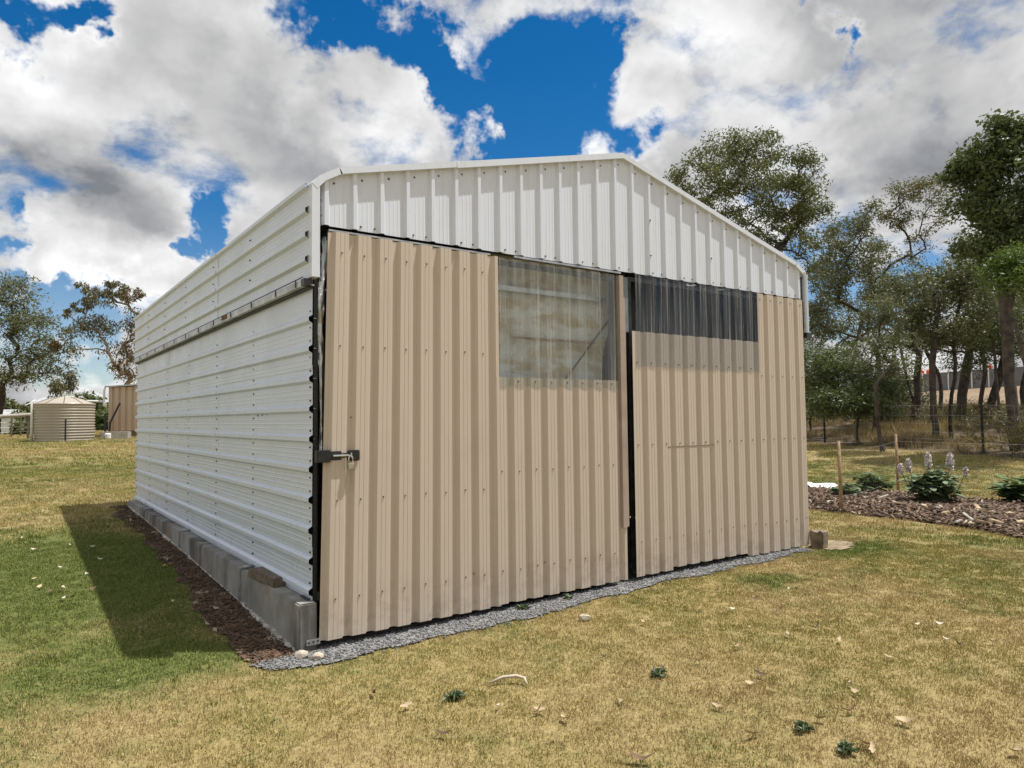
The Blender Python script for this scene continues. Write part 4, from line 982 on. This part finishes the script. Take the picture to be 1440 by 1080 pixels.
# left side, beyond the tank
tree('gum_tree', 'spreading gum tree with layered olive canopy left of the water tank', gb(-4, 56), 2.6,
     [lb(15, 415, 34, 24, 56, 22), lb(40, 450, 26, 20, 55, 16), lb(0, 460, 30, 26, 57, 16), lb(62, 488, 22, 14, 54, 11), lb(30, 500, 30, 18, 55, 14), lb(15, 535, 26, 14, 55, 10), lb(-35, 440, 40, 50, 56, 24), lb(78, 515, 12, 12, 53, 5), lb(48, 525, 22, 10, 54, 6), lb(-20, 520, 30, 30, 55, 12)],
     M['leaf_grey'], M['bark_dark'], 91, per=95, size=.22, rc=(.7, 1.15), trunk_r=.38, up=.4, droop=.6, tip=.02)
tree('gum_tree', 'half bare gum tree with brown hanging clumps behind the small brown shed', gb(163, 52), 2.8,
     [lb(120, 455, 10, 18, 52, 7), lb(146, 462, 12, 22, 52, 11), lb(190, 455, 13, 26, 52, 11), lb(168, 505, 22, 24, 52, 13), lb(100, 465, 12, 12, 51, 4, .7), lb(135, 420, 26, 10, 52, 9, .6), lb(170, 415, 24, 12, 52, 9, .6), lb(97, 495, 9, 12, 51, 4), lb(185, 520, 16, 20, 51.5, 8), lb(205, 470, 12, 30, 52, 8), lb(150, 408, 42, 10, 52, 16, .35), lb(110, 435, 20, 14, 52, 7, .35), lb(185, 410, 18, 12, 52, 7, .35)],
     M['leaf_brown'], M['bark_pale'], 97, per=75, size=.20, rc=(.5, .85), trunk_r=.26, up=.25, droop=1.3, tip=.022, wig=.10,
     extra=(M['leaf_brown'], [lb(79, 545, 4, 16, 50, 7), lb(99, 535, 5, 15, 51, 6), lb(77, 490, 4, 12, 51, 4)], 110))
for i, (u, v, ru, rv, D, lab) in enumerate([(48, 588, 22, 14, 62, 'low green bush beyond the left wire fence beside the tank'), (128, 568, 14, 12, 66, 'round green tree top showing between tank and brown shed'),
     (14, 578, 22, 12, 130, 'olive tree clump on the far paddock left of the bush'), (150, 588, 10, 10, 62, 'dark bush filling the gap beside the small brown shed'), (36, 604, 10, 9, 47, 'small leafy seedling tree by the left wire fence posts')]):
    sc_ = D/60
    tree('bush', lab, gb(u, D), .4*sc_, [lb(u-ru*.4, v, ru*.7, rv, D, 14), lb(u+ru*.4, v+2, ru*.6, rv*.8, D, 12), lb(u, v+rv*.8, ru, rv*.6, D, 10)], M['leaf_deep'] if i % 2 else M['leaf_olive'], M['bark_dark'], 110+i,
         per=70, size=.3*sc_, rc=(.4*sc_, .7*sc_), cat='bush', trunk_r=.08*sc_, droop=.2, aspect=.5)

M['leaf_weed'] = leaf_mat('dull_weed_leaves', (.075, .10, .06), (.15, .18, .11), .15, 6)
# ------------------------------------------------------------------ garden bed plants
def leafy_plant(name, label, base, n, h, spread, lsize, m, seed, spikes=(), fm=None, upright=.5):
    r = np.random.default_rng(seed); t = empty(name, base); tag(t, label, 'plant'); st = MB(); V = []; Fc = []
    stems = []
    for i in range(max(7, n//9)):
        a = r.uniform(0, 2*PI); d = spread*r.random()**.6; tip = np.array([math.cos(a)*d, math.sin(a)*d, h*r.uniform(.55, 1)*(1-.45*d/spread)])
        b0 = np.array([math.cos(a)*d*.25, math.sin(a)*d*.25, -.02]); md = (b0+tip)/2+np.array([0, 0, .04]); stems.append((b0, md, tip)); st.tube([b0, md, tip], [.006, .005, .003], 4, caps=False)
    for q in spikes: st.tube([np.array([q[0]*.4, q[1]*.4, 0]), np.array([q[0]*.8, q[1]*.8, q[2]*.5]), np.array(q[:3])], [.008, .007, .005], 4, caps=False)
    st.build('stem', M['leaf_garden'], t)
    for i in range(n):
        b0, md, tip = stems[r.integers(len(stems))]; s = r.uniform(.25, 1.0); p = (1-s)**2*b0+2*s*(1-s)*md+s*s*tip
        a = r.uniform(0, 2*PI); L = lsize*r.uniform(.6, 1.25); ax = np.array([math.cos(a), math.sin(a), r.uniform(-.25, upright)]); ax /= np.linalg.norm(ax); sdv = np.cross(ax, [0, 0, 1.]); sdv /= np.linalg.norm(sdv); nn = np.cross(sdv, ax)
        w = L*.30; k = len(V)
        V += [p, p+ax*L*.35+sdv*w-nn*L*.02, p+ax*L*.38+nn*-.012, p+ax*L*.35-sdv*w-nn*L*.02, p+ax*L*.75+sdv*w*.7-nn*L*.10, p+ax*L*.75-nn*(L*.10+.012), p+ax*L*.75-sdv*w*.7-nn*L*.10, p+ax*L-nn*L*.2]
        Fc += [(k, k+1, k+2), (k, k+2, k+3), (k+1, k+4, k+5, k+2), (k+2, k+5, k+6, k+3), (k+4, k+7, k+5), (k+5, k+7, k+6)]
    obj('leaf_mass', V, Fc, m, t, True)['kind'] = 'stuff'
    for q in spikes:
        c = np.array(q[:3]); nfl = 260; k = r.normal(size=(nfl, 3)); k /= np.linalg.norm(k, axis=1)[:, None]; P = c+k*(.4+.6*r.random((nfl, 1)))*np.array([q[3], q[3], q[4]])
        P = P+(P[:, 2:3]-c[2])*0; ax = r.normal(size=(nfl, 3)); ax /= np.linalg.norm(ax, axis=1)[:, None]; sv = np.cross(ax, r.normal(size=(nfl, 3))); sv /= np.linalg.norm(sv, axis=1)[:, None]; s = .018
        VV = np.stack([P-ax*s, P+sv*s, P+ax*s, P-sv*s], 1).reshape(-1, 3); fobj('flower_spike', VV, np.arange(nfl)[:, None]*4+np.array([[0, 1, 2, 3]]), fm, t)
    return t
def bedpt(u, v):
    q = ground_px(u, v); z = float(bed_h(np.array([q[0]]), np.array([q[1]]))[0]); return (q[0], q[1], z-.01)
leafy_plant('leafy_plant', 'low dark green leafy plant beside the orange stake on the mulch', bedpt(1226, 699), 300, .42, .36, .17, M['leaf_garden'], 1)
leafy_plant('leafy_plant', 'small grey green plant at the foot of the front stake', bedpt(1193, 706), 200, .32, .26, .14, M['leaf_grey_garden'], 2)
leafy_plant('flowering_plant', 'tall leafy plant with pale pinkish flower spikes on the mulch', bedpt(1312, 716), 760, .74, .42, .16, M['leaf_grey_garden'], 3,
            [(-.22, .25, .60, .05, .13), (-.05, .02, .68, .055, .16), (.16, -.22, .66, .06, .16), (-.30, .34, .54, .04, .10), (.30, -.38, .50, .035, .09)], M['flower'])
leafy_plant('leafy_plant', 'broad leaved bright plant at the open end of the mulch bed', bedpt(1440, 714), 340, .62, .40, .24, M['leaf_garden'], 4, upright=.7)
# white weed cloth
V = []; Fc = []; r_ = random.Random(4); nx, ny = 14, 10; c0 = np.array(bedpt(1146, 692))
for j in range(ny):
    for i in range(nx):
        x = c0[0]-.6+1.5*i/(nx-1)+r_.uniform(-.04, .04); y = c0[1]-.1+1.0*j/(ny-1)+r_.uniform(-.04, .04)
        V.append((x, y, float(bed_h(np.array([x]), np.array([y]))[0])+.045+.03*math.sin(i*1.3)*math.cos(j*1.1)+r_.uniform(0, .02)))
for j in range(ny-1):
    for i in range(nx-1): Fc.append((j*nx+i, j*nx+i+1, (j+1)*nx+i+1, (j+1)*nx+i))
cl = obj('weed_cloth', V, Fc, M['white_cloth'], None, True); cl.modifiers.new('t', 'SOLIDIFY').thickness = .004
tag(cl, 'crumpled white cloth lying on the mulch behind the shed corner', 'cloth')
# pale wood chunks in the mulch
ckm = [MB().box(-.09, .09, -.03, .03, -.015, .02, .006), MB().box(-.06, .06, -.04, .04, -.012, .015, .008), MB().box(-.14, .14, -.018, .018, -.012, .012, .004)]
ckd = [k.build('wood_chunk', M['leaf_litter'] if i < 2 else M['grey_timber']) for i, k in enumerate(ckm)]
for i, (u, v) in enumerate([(1375, 728), (1390, 735), (1362, 738), (1330, 733), (1300, 725), (1348, 740), (1402, 745), (1265, 722), (1240, 712), (1420, 738), (1436, 748), (1318, 728), (1385, 744)]):
    o = ckd[i] if i < 3 else ckd[i % 3].copy()
    if i >= 3: COL.objects.link(o)
    b_ = bedpt(u, v); o.location = (b_[0], b_[1], b_[2]+.05); o.rotation_euler = (r_.uniform(-.3, .3), r_.uniform(-.3, .3), r_.uniform(0, 6))
    tag(o, 'loose chunk of wood lying on top of the dark mulch', 'wood chunk', 'wood chunks on the mulch bed')

# ------------------------------------------------------------------ fences on the right
def wire_line(pts, r=.003): return MB().tube(pts, r, 4, caps=False)
def mesh_fence(name, label, posts, hgt, post_fn, wires, vspace, barkw=.0028):
    """posts: ground points; wires strung between them"""
    t = empty(name, posts[0]); tag(t, label, 'fence'); o = np.array(posts[0])
    for p_ in posts: post_fn(np.array(p_)-o, hgt, t)
    for h in wires:
        m_ = MB()
        for a, b in zip(posts[:-1], posts[1:]):
            a = np.array(a)-o; b = np.array(b)-o; pts = []
            for s in np.linspace(0, 1, 5): q = a+(b-a)*s; w = q+o; pts.append((q[0], q[1], G(w[0], w[1])-o[2]+h-.02*math.sin(PI*s)))
            m_.tube(pts, barkw, 4, caps=False)
        m_.build('wire', M['wire'], t)
    if vspace:
        m_ = MB()
        for a, b in zip(posts[:-1], posts[1:]):
            a = np.array(a)-o; b = np.array(b)-o; L = np.linalg.norm(b-a)
            for s in np.arange(vspace/L, 1, vspace/L): q = a+(b-a)*s; z = G(q[0]+o[0], q[1]+o[1])-o[2]; m_.tube([(q[0], q[1], z), (q[0], q[1], z+wires[-1])], barkw*.7, 3, caps=False)
        m_.build('wire_mesh', M['wire'], t)['kind'] = 'stuff'
    return t
def picket(p, h, t):
    p = np.array(p); b = MB()
    for k in range(3):
        a = 2*PI*k/3+.4; c, s = math.cos(a), math.sin(a); w = .004
        b.add([(p[0]-s*w, p[1]+c*w, p[2]-.2), (p[0]+c*.034-s*w, p[1]+s*.034+c*w, p[2]-.2), (p[0]+c*.034+s*w, p[1]+s*.034-c*w, p[2]-.2), (p[0]+s*w, p[1]-c*w, p[2]-.2),
               (p[0]-s*w, p[1]+c*w, p[2]+h), (p[0]+c*.034-s*w, p[1]+s*.034+c*w, p[2]+h), (p[0]+c*.034+s*w, p[1]+s*.034-c*w, p[2]+h), (p[0]+s*w, p[1]-c*w, p[2]+h)],
              [(3, 2, 1, 0), (4, 5, 6, 7), (0, 1, 5, 4), (1, 2, 6, 5), (2, 3, 7, 6), (3, 0, 4, 7)])
    b.build('post', M['black'], t)
def gp(x, y): return (x, y, G(x, y))
mesh_fence('wire_fence', 'wire mesh fence on black steel pickets along the edge of the dry grass', [gp(24.5, 18.0), gp(20.59, 8.53), gp(18.33, 2.99), gp(16.2, -2.2)], 1.3, picket, [.1, .3, .5, .72, .95, 1.22], .3, .0035)
def stake(p, h, t): MB().tube([(p[0], p[1], p[2]-.2), (p[0]+.004, p[1], p[2]+h*.5), (p[0]-.008, p[1]+.004, p[2]+h)], [.028, .027, .025], 8).build('stake', M['stake'], t, True)
mesh_fence('garden_fence', 'thin wire strung on brown timber stakes round the mulch bed', [gp(9.05, 1.50), gp(12.42, 2.25), gp(12.0, -1.9)], 1.12, stake, [.25, .55, .98], .12, .0018)
# grey solid fence on top of the far bank
fp = [at(u, 546, 68) for u in (1215, 1262, 1298, 1334, 1367, 1391, 1416, 1446, 1490)]
t = empty('boundary_fence', (fp[0][0], fp[0][1], G(fp[0][0], fp[0][1]))); tag(t, 'long grey panel fence with white posts on the far bank behind the trees', 'fence'); o_ = np.array(t.location)
for a, b in zip(fp[:-1], fp[1:]):
    za, zb = G(a[0], a[1])-.1, G(b[0], b[1])-.1; d = np.array([b[0]-a[0], b[1]-a[1]]); nr = np.array([-d[1], d[0]])/np.linalg.norm(d)*.03
    v = [(p_[0]+s*nr[0]-o_[0], p_[1]+s*nr[1]-o_[1], z-o_[2]) for s in (-1, 1) for p_, z in ((a, za), (b, zb), (b, zb+1.55), (a, za+1.55))]
    obj('panel', v, [(0, 1, 2, 3), (7, 6, 5, 4), (0, 4, 5, 1), (3, 2, 6, 7), (1, 5, 6, 2), (0, 3, 7, 4)], M['grey_fence'], t)
for a in fp:
    z = G(a[0], a[1])-o_[2]; d = np.array(a[:2])-CAM[:2]; d = d/np.linalg.norm(d)*.09; x0, y0 = a[0]-o_[0]-d[0], a[1]-o_[1]-d[1]
    MB().box(x0-.035, x0+.035, y0-.035, y0+.035, z-.2, z+1.52).build('post', M['house_white'], t)
cone = None
for u in (1289, 1298, 1306, 1394, 1412):
    a = at(u, 546, 72); z = G(a[0], a[1])
    if cone is None:
        cone = MB(); cone.tube([(0, 0, -.2), (0, 0, 1.65)], .05, 6).build
        m_ = MB().tube([(0, 0, -.2), (0, 0, 1.35), (0, 0, 1.36), (0, 0, 1.62), (0, 0, 1.75)], [.05, .05, .17, .15, .05], 8); cone = m_.build('marker_post', M['orange']); c = cone
    else: c = cone.copy(); COL.objects.link(c)
    c.location = (a[0], a[1], z); tag(c, 'orange topped marker showing above the far grey fence', 'marker', 'orange markers behind the grey fence')

# ------------------------------------------------------------------ left background
tp = at(91, 616, 36.5); tz = G(tp[0], tp[1]); TR = 1.12; TH = 1.55
tank = empty('water_tank', (tp[0], tp[1], tz)); tag(tank, 'round beige corrugated water tank with shallow cone roof on the lawn', 'water tank')
n = 64; V = []; Fc = []; rows_ = []
for k in range(13):
    z0 = TH*k/13-.05
    for dz, rr_ in ((0, -.022), (.035, -.006), (.075, .022), (.115, .006)): rows_.append((z0+dz*TH/1.95, TR+rr_))
rows_.append((TH, TR))
for z, rr_ in rows_:
    for i in range(n): a = 2*PI*i/n; V.append((rr_*math.cos(a), rr_*math.sin(a), z))
for j in range(len(rows_)-1):
    for i in range(n): Fc.append((j*n+i, j*n+(i+1) % n, (j+1)*n+(i+1) % n, (j+1)*n+i))
obj('wall', V, Fc, M['tank'], tank, True)
m_ = MB(); m_.tube([(0, 0, TH-.02), (0, 0, TH+.03), (0, 0, TH+.08), (0, 0, TH+.22), (0, 0, TH+.31), (0, 0, TH+.33)], [TR+.03, TR+.035, TR-.10, TR*.62, .36, .25], 40); m_.build('roof', M['tank'], tank, True)
for i in range(10):
    a = 2*PI*i/10+.2; m_ = MB(); c, s = math.cos(a), math.sin(a)
    m_.tube([(c*(TR+.02), s*(TR+.02), TH+.04), (c*(TR-.10), s*(TR-.10), TH+.085), (c*TR*.62, s*TR*.62, TH+.225), (c*.36, s*.36, TH+.315)], .018, 4); m_.build('roof_rib', M['timber'], tank)
vd = CAM[:2]-tp[:2]; vd = vd/np.linalg.norm(vd); sdv = np.array([-vd[1], vd[0]])   # vd toward the viewer, sdv to the viewer's... left or right
left = -sdv if np.dot(-sdv, RGT[:2]) < 0 else sdv
q = left*(TR+.07)+vd*.25
MB().tube([(q[0], q[1], -.1), (q[0], q[1], TH+.12), (q[0]*.9, q[1]*.9, TH+.16)], .055, 8).build('overflow_pipe', M['pvc'], tank, True)
q = vd*(TR+.25)-left*.02
pk = empty('steel_picket', (tp[0]+q[0], tp[1]+q[1], G(tp[0]+q[0], tp[1]+q[1]))); tag(pk, 'short dark steel picket standing in front of the water tank', 'post'); picket((0, 0, 0), .95, pk)
# small brown shed beside it
sp_ = at(152, 604, 38.5); ang = math.atan2(RGT[1], RGT[0])+.25
bs = empty('small_shed', (sp_[0], sp_[1], G(sp_[0], sp_[1])), ang); tag(bs, 'small brown corrugated shed with white downpipe behind the big shed', 'shed')
rb = [(.0+.28*i, .28) for i in range(11)]
ribbed('wall_sheet', [(u, w*2.4) for u, w in profile(rb, .02, 2.8, 'crest')], .28, 2.35, lambda u, v, w: (u, -w, v), M['brown_sheet'], bs)
MB().box(.02, .06, .02, 2.4, .25, 2.35).build('side_wall', M['brown_sheet'], bs)
MB().box(.0, 2.8, 2.36, 2.4, .25, 2.35).build('back_wall', M['brown_sheet'], bs)
MB().add([(-.12, -.2, 2.33), (2.95, -.2, 2.55), (2.95, 2.6, 2.65), (-.12, 2.6, 2.43), (-.12, -.2, 2.39), (2.95, -.2, 2.61), (2.95, 2.6, 2.71), (-.12, 2.6, 2.49)], [(3, 2, 1, 0), (4, 5, 6, 7), (0, 1, 5, 4), (1, 2, 6, 5), (2, 3, 7, 6), (3, 0, 4, 7)]).build('roof', M['grey_roof'], bs)
MB().box(.0, 2.8, -.02, .03, .0, .28).build('base_beam', M['timber'], bs)
MB().tube([(-.14, -.12, 2.36), (-.16, -.12, 2.1), (-.16, -.12, 1.55), (-.05, -.1, 1.4)], .05, 8).build('downpipe', M['pvc'], bs, True)
MB().tube([(-.16, -.12, 1.66), (-1.5, .3, 1.72)], .05, 8).build('tank_pipe', M['pvc'], bs, True)
hb = at(140, 611, 37); MBt = MB().box(-.55, .55, -.3, .3, -.05, .32, .02); tr_ = MBt.build('timber_trough', M['grey_timber']); tr_.location = (hb[0], hb[1], G(hb[0], hb[1])); hb = at(171, 611, 36.6)
tr_.location = (*at(163, 611, 36.4)[:2], G(*at(163, 611, 36.4)[:2])); tr_.rotation_euler = (0, 0, ang); tag(tr_, 'low grey timber box at the foot of the small brown shed', 'box')
wp = at(152, 611, 36.2); b_ = MB().tube([(0, 0, 0), (0, 0, .04), (0, 0, .22), (0, 0, .26)], [.10, .13, .14, .09], 10).build('white_bucket', M['house_white']); b_.location = (wp[0], wp[1], G(wp[0], wp[1])); tag(b_, 'small white bucket on the grass beside the timber box', 'bucket')
dp = at(153, 606, 37.4); b_ = MB().tube([(0, 0, -.1), (.05, 0, .7), (.42, .1, 1.6)], .045, 6).build('leaning_pole', M['black']); b_.location = (dp[0], dp[1], G(dp[0], dp[1])); b_.rotation_euler = (0, 0, ang); tag(b_, 'thin black pole leaning on the small brown shed', 'pole')
dp = at(148, 606, 38); b_ = MB().box(-.05, .05, -.05, .05, -.1, 1.0, .01).build('black_post', M['black']); b_.location = (dp[0], dp[1], G(dp[0], dp[1])); tag(b_, 'short black post in the gap between tank and brown shed', 'post')
# house behind the tank
hp = at(94, 600, 80); hs = empty('house', (hp[0], hp[1], G(hp[0], hp[1])), ang); tag(hs, 'white house with pale hipped roof peeking over the water tank', 'house')
MB().box(-3.2, 3.2, 0, 6, -.3, 2.75).build('wall', M['house_white'], hs)
MB().add([(-3.6, -.4, 2.7), (3.6, -.4, 2.7), (3.6, 6.4, 2.7), (-3.6, 6.4, 2.7), (-.7, 3, 4.5), (.7, 3, 4.5)], [(0, 1, 5, 4), (1, 2, 5), (2, 3, 4, 5), (3, 0, 4), (3, 2, 1, 0)]).build('roof', M['grey_roof'], hs)
MB().box(-1.5, 1.5, 1.35, 1.6, 3.65, 3.95).build('roof_vent', M['house_white'], hs)
MB().tube([(-3.6, -.45, 2.7), (3.6, -.45, 2.7)], .07, 6).build('gutter', M['house_white'], hs)
for x in (-1.8, 1.2):
    w = MB().box(x, x+1.1, -.03, .02, .8, 1.8).build('window', M['house_white'], hs); MB().box(x+.06, x+1.04, -.036, -.031, .86, 1.74).build('pane', M['window_glass'], w)
# left wire fence, pale rail and far shed
mesh_fence('wire_fence', 'low wire fence on dark posts beyond the lawn left of the tank', [(*at(-30, 610, 42)[:2], G(*at(-30, 610, 42)[:2])), (*at(16, 610, 42.5)[:2], G(*at(16, 610, 42.5)[:2])), (*at(29, 610, 43)[:2], G(*at(29, 610, 43)[:2])), (*at(60, 610, 44)[:2], G(*at(60, 610, 44)[:2]))], 1.05, lambda p_, h, t: MB().box(p_[0]-.04, p_[0]+.04, p_[1]-.04, p_[1]+.04, p_[2]-.2, p_[2]+h, .01).build('post', M['timber'], t), [.25, .5, .75, 1.0], 0, .006)
ra, rb_ = at(-60, 588, 40), at(44, 583, 39); rl = empty('pipe_rail', (ra[0], ra[1], G(ra[0], ra[1]))); tag(rl, 'pale horizontal pole rail running to the water tank', 'rail'); o_ = np.array(rl.location)
MB().tube([ra-o_, (ra+rb_)/2-o_+np.array([0, 0, -.03]), rb_-o_], [.10, .095, .085], 8).build('rail', M['grey_timber'], rl, True)
for s in (.0, .96):
    q = ra+(rb_-ra)*s; MB().box(q[0]-o_[0]-.05, q[0]-o_[0]+.05, q[1]-o_[1]-.05, q[1]-o_[1]+.05, G(q[0], q[1])-o_[2]-.2, q[2]-o_[2]+.02, .01).build('post', M['timber'], rl)
fs_ = at(10, 596, 110); f2 = empty('farm_building', (fs_[0], fs_[1], G(fs_[0], fs_[1])), ang); tag(f2, 'long pale farm building on the far paddock beyond the left fence', 'building')
MB().box(-4, 3, 0, 6, -.3, 2.2).build('wall', M['house_white'], f2); MB().add([(-4.3, -.3, 2.15), (3.3, -.3, 2.15), (3.3, 6.3, 2.15), (-4.3, 6.3, 2.15), (-4.3, 3, 3.1), (3.3, 3, 3.1)], [(0, 1, 5, 4), (2, 3, 4, 5), (1, 2, 5), (3, 0, 4)]).build('roof', M['grey_roof'], f2)
fs_ = at(61, 590, 170); f2 = empty('farm_building', (fs_[0], fs_[1], G(fs_[0], fs_[1])), ang+.5); tag(f2, 'small white cottage far off among the trees below the hills', 'building')
MB().box(-3.5, 3.5, 0, 6, -.3, 2.6).build('wall', M['house_white'], f2); MB().add([(-3.9, -.4, 2.55), (3.9, -.4, 2.55), (3.9, 6.4, 2.55), (-3.9, 6.4, 2.55), (-3.9, 3, 4.1), (3.9, 3, 4.1)], [(0, 1, 5, 4), (2, 3, 4, 5), (1, 2, 5), (3, 0, 4)]).build('roof', M['house_white'], f2)
# hills on the horizon
V = []; Fc = []; na, nr = 90, 8; a0 = math.atan2(FWD[1], FWD[0])
for i in range(na):
    a = a0+1.5-3.0*i/(na-1); u = (i/(na-1)); hgt = 34+26*math.sin(a*3.1+.5)+14*math.sin(a*9.0+1)+6*math.sin(a*23)+3*math.sin(a*61)
    hgt = max(22, hgt)
    for k in range(nr):
        t = k/(nr-1); R_ = 900+700*t; zz = -1+hgt*math.sin(t*PI/2)**1.2+3*math.sin(a*70+k*2)*t; V.append((CAM[0]+R_*math.cos(a), CAM[1]+R_*math.sin(a), zz))
for i in range(na-1):
    for k in range(nr-1): Fc.append((i*nr+k, i*nr+k+1, (i+1)*nr+k+1, (i+1)*nr+k))
tag(obj('hills', V, Fc, M['hill'], None, True), kind='structure')

# ------------------------------------------------------------------ litter on the lawn
def leaf_shape(name, L, w, curl, m, r):
    V = []; Fc = []; k = 7
    for i in range(k):
        t = i/(k-1); ww = w*math.sin(PI*min(1, t*.97+.03))**.75; x = (t-.5)*L; b = r.uniform(-.08, .08)*L*math.sin(PI*t)
        z = curl*L*(t-.5)**2*2.2
        V += [(x, b-ww, z+abs(ww)*.5), (x, b, z), (x, b+ww, z+abs(ww)*.35)]
    for i in range(k-1):
        for j in range(2): Fc.append((i*3+j, i*3+j+1, (i+1)*3+j+1, (i+1)*3+j))
    o = obj(name, V, Fc, m, None, True); return o
r_ = random.Random(21)
kinds = [('pale curled', 'leaf_litter_pale', 'pale curled dead leaf lying on the lawn', 'pale dead leaves on the lawn'), ('tan', 'leaf_litter', 'tan dry gum leaf lying on the lawn', 'tan dry leaves on the lawn'), ('dark', 'leaf_litter_dark', 'dark brown dead leaf lying on the lawn', 'dark dead leaves on the lawn')]
protos = [[leaf_shape('fallen_leaf', r_.uniform(.07, .11), r_.uniform(.012, .02), r_.uniform(.25, .7), M[k[1]], r_) for _ in range(2)] for k in kinds]
spots = [(1033, 862, 0, 1.0), (1022, 864, 0, .8), (1290, 884, 0, .9), (1320, 882, 0, .9), (1272, 1022, 1, 1.3), (875, 994, 1, 1.0), (1110, 833, 0, .8), (1010, 833, 0, .8), (937, 848, 0, .8), (162, 967, 0, .9), (1037, 915, 1, .9), (1070, 955, 2, 1), (1123, 887, 2, 1), (1148, 888, 2, 1), (1220, 1055, 1, 1.1),
         (1155, 1018, 1, 1), (1195, 1007, 2, 1), (1055, 968, 1, .9), (525, 982, 2, .9), (900, 1076, 2, 1.5), (1430, 1065, 1, 1.1), (1228, 1062, 1, .9), (1100, 855, 1, .8), (1053, 888, 0, .7), (1108, 897, 1, .8), (1300, 892, 1, .8), (1332, 905, 0, .8), (1350, 912, 2, .8), (1397, 908, 2, .8), (760, 1005, 1, .9), (795, 1018, 1, 1),
         (755, 1008, 2, .8), (1196, 968, 0, .7), (1205, 980, 1, .9), (1060, 1040, 1, 1), (1060, 847, 2, .9), (1095, 864, 2, .8), (60, 722, 0, .9), (100, 770, 0, 1), (140, 790, 0, .9), (48, 776, 0, 1), (85, 802, 0, .9), (55, 830, 1, .9), (88, 832, 0, 1.1), (122, 812, 0, .9), (50, 818, 1, 1), (70, 835, 2, .9), (100, 845, 2, .9), (128, 832, 2, .9), (88, 846, 0, .9),
         (292, 884, 0, 1.0), (245, 850, 0, .9), (303, 860, 0, .9), (200, 894, 2, .8), (285, 810, 1, .8), (230, 800, 1, .8), (320, 890, 1, .9), (225, 760, 1, .8), (95, 700, 0, .9), (130, 772, 0, .9), (15, 800, 1, .9), (30, 760, 0, .9), (395, 905, 1, .8), (350, 870, 1, .9), (375, 890, 0, .8), (570, 1000, 1, .9), (625, 1040, 2, 1), (700, 1000, 0, .6), (1180, 905, 1, .8), (1250, 930, 1, .8), (1010, 1000, 1, .8), (985, 935, 2, .8), (905, 880, 1, .8), (850, 930, 2, .7)]
first = {}
for u, v, kd, s in spots:
    q = ground_px(u, v); j = r_.randrange(2); pr = protos[kd][j]
    if (kd, j) not in first: o = pr; first[(kd, j)] = 1
    else: o = pr.copy(); COL.objects.link(o)
    o.location = (q[0], q[1], G(q[0], q[1])+.026); o.rotation_euler = (r_.uniform(-.5, .5), r_.uniform(-.3, .3), r_.uniform(0, 6.28)); o.scale = (s*.85, s*.85, s*.85)
    x_, y_ = q[0], q[1]
    zone = ('in the shade of the white side wall' if -1.0 < x_ < -.1 and y_ > .3 else 'on the green turf outside the shed shadow' if x_ < 0 and y_ > 0 else 'close in front of the gravel strip' if y_ > -1.1 and x_ < 5.6
            else 'on the turf off the brown corner block' if x_ > 5.0 else 'among the weed rosettes' if 1.6 < x_ <= 5.0 else 'on straw turf before the padlocked door corner')
    tag(o, kinds[kd][2].replace('on the lawn', zone), 'leaf', kinds[kd][3].replace('on the lawn', zone))
for kd in range(3):
    for j in range(2):
        if (kd, j) not in first: bpy.data.objects.remove(protos[kd][j])
def rock(name, label, u, v, s, m, seed, group=None):
    bm = bmesh.new(); bmesh.ops.create_icosphere(bm, subdivisions=2, radius=1); r = random.Random(seed)
    dirs = [Vector((r.gauss(0, 1), r.gauss(0, 1), r.gauss(0, 1))).normalized() for _ in range(7)]; cut = [r.uniform(.55, .85) for _ in dirs]
    for vt in bm.verts:
        for d, c in zip(dirs, cut):
            e = vt.co.dot(d)-c
            if e > 0: vt.co -= d*e
        vt.co += Vector((r.uniform(-.03, .03),)*3); vt.co *= s; vt.co.z *= .7
    q = ground_px(u, v); o = MB().bm(bm).build(name, m); o.location = (q[0], q[1], G(q[0], q[1])+s*.35+.01); o.rotation_euler = (0, 0, r.uniform(0, 6)); return tag(o, label, 'rock', group)
rock('rock', 'brownish lump of rock alone on the dry lawn before the doors', 822, 873, .042, M['stone'], 1)
rock('rock', 'pale cream rock at the foot of the plinth corner', 424, 927, .045, M['stone'], 2)
rock('rock', 'flat white rock in the gravel under the door corner', 447, 929, .040, M['leaf_litter_pale'], 3)
q = ground_px(715, 964); tw = MB().tube([(-.11, .0, .0), (-.03, .025, .02), (.05, .02, .025), (.09, -.01, .02), (.10, -.05, .0)], [.006, .009, .009, .008, .005], 6).build('bark_strip', M['leaf_litter_pale'], None, True)
tw.location = (q[0], q[1], G(q[0], q[1])+.02); tw.rotation_euler = (0, 0, -.5); tag(tw, 'curled pale strip of bark on the dry lawn', 'bark strip')
for i, (u, v, lab) in enumerate([(927, 952, 'blue green weed rosette on the dry lawn below the door gap'), (1130, 1030, 'blue green weed rosette among scattered leaves, far from the shed'), (735, 858, 'small green weed at the gravel edge under the clear window'), (797, 843, 'tiny green weed at the gravel edge by the centre post'), (1190, 1060, 'loose green grass tuft near the fallen leaves'), (640, 985, 'sparse green weed in the straw coloured turf')]):
    q = ground_px(u, v); w = leafy_plant('weed', lab, (q[0], q[1], G(q[0], q[1])+.005), 46, .035, .05, .034, M['leaf_weed'], 200+i, upright=.9); w['category'] = 'weed'
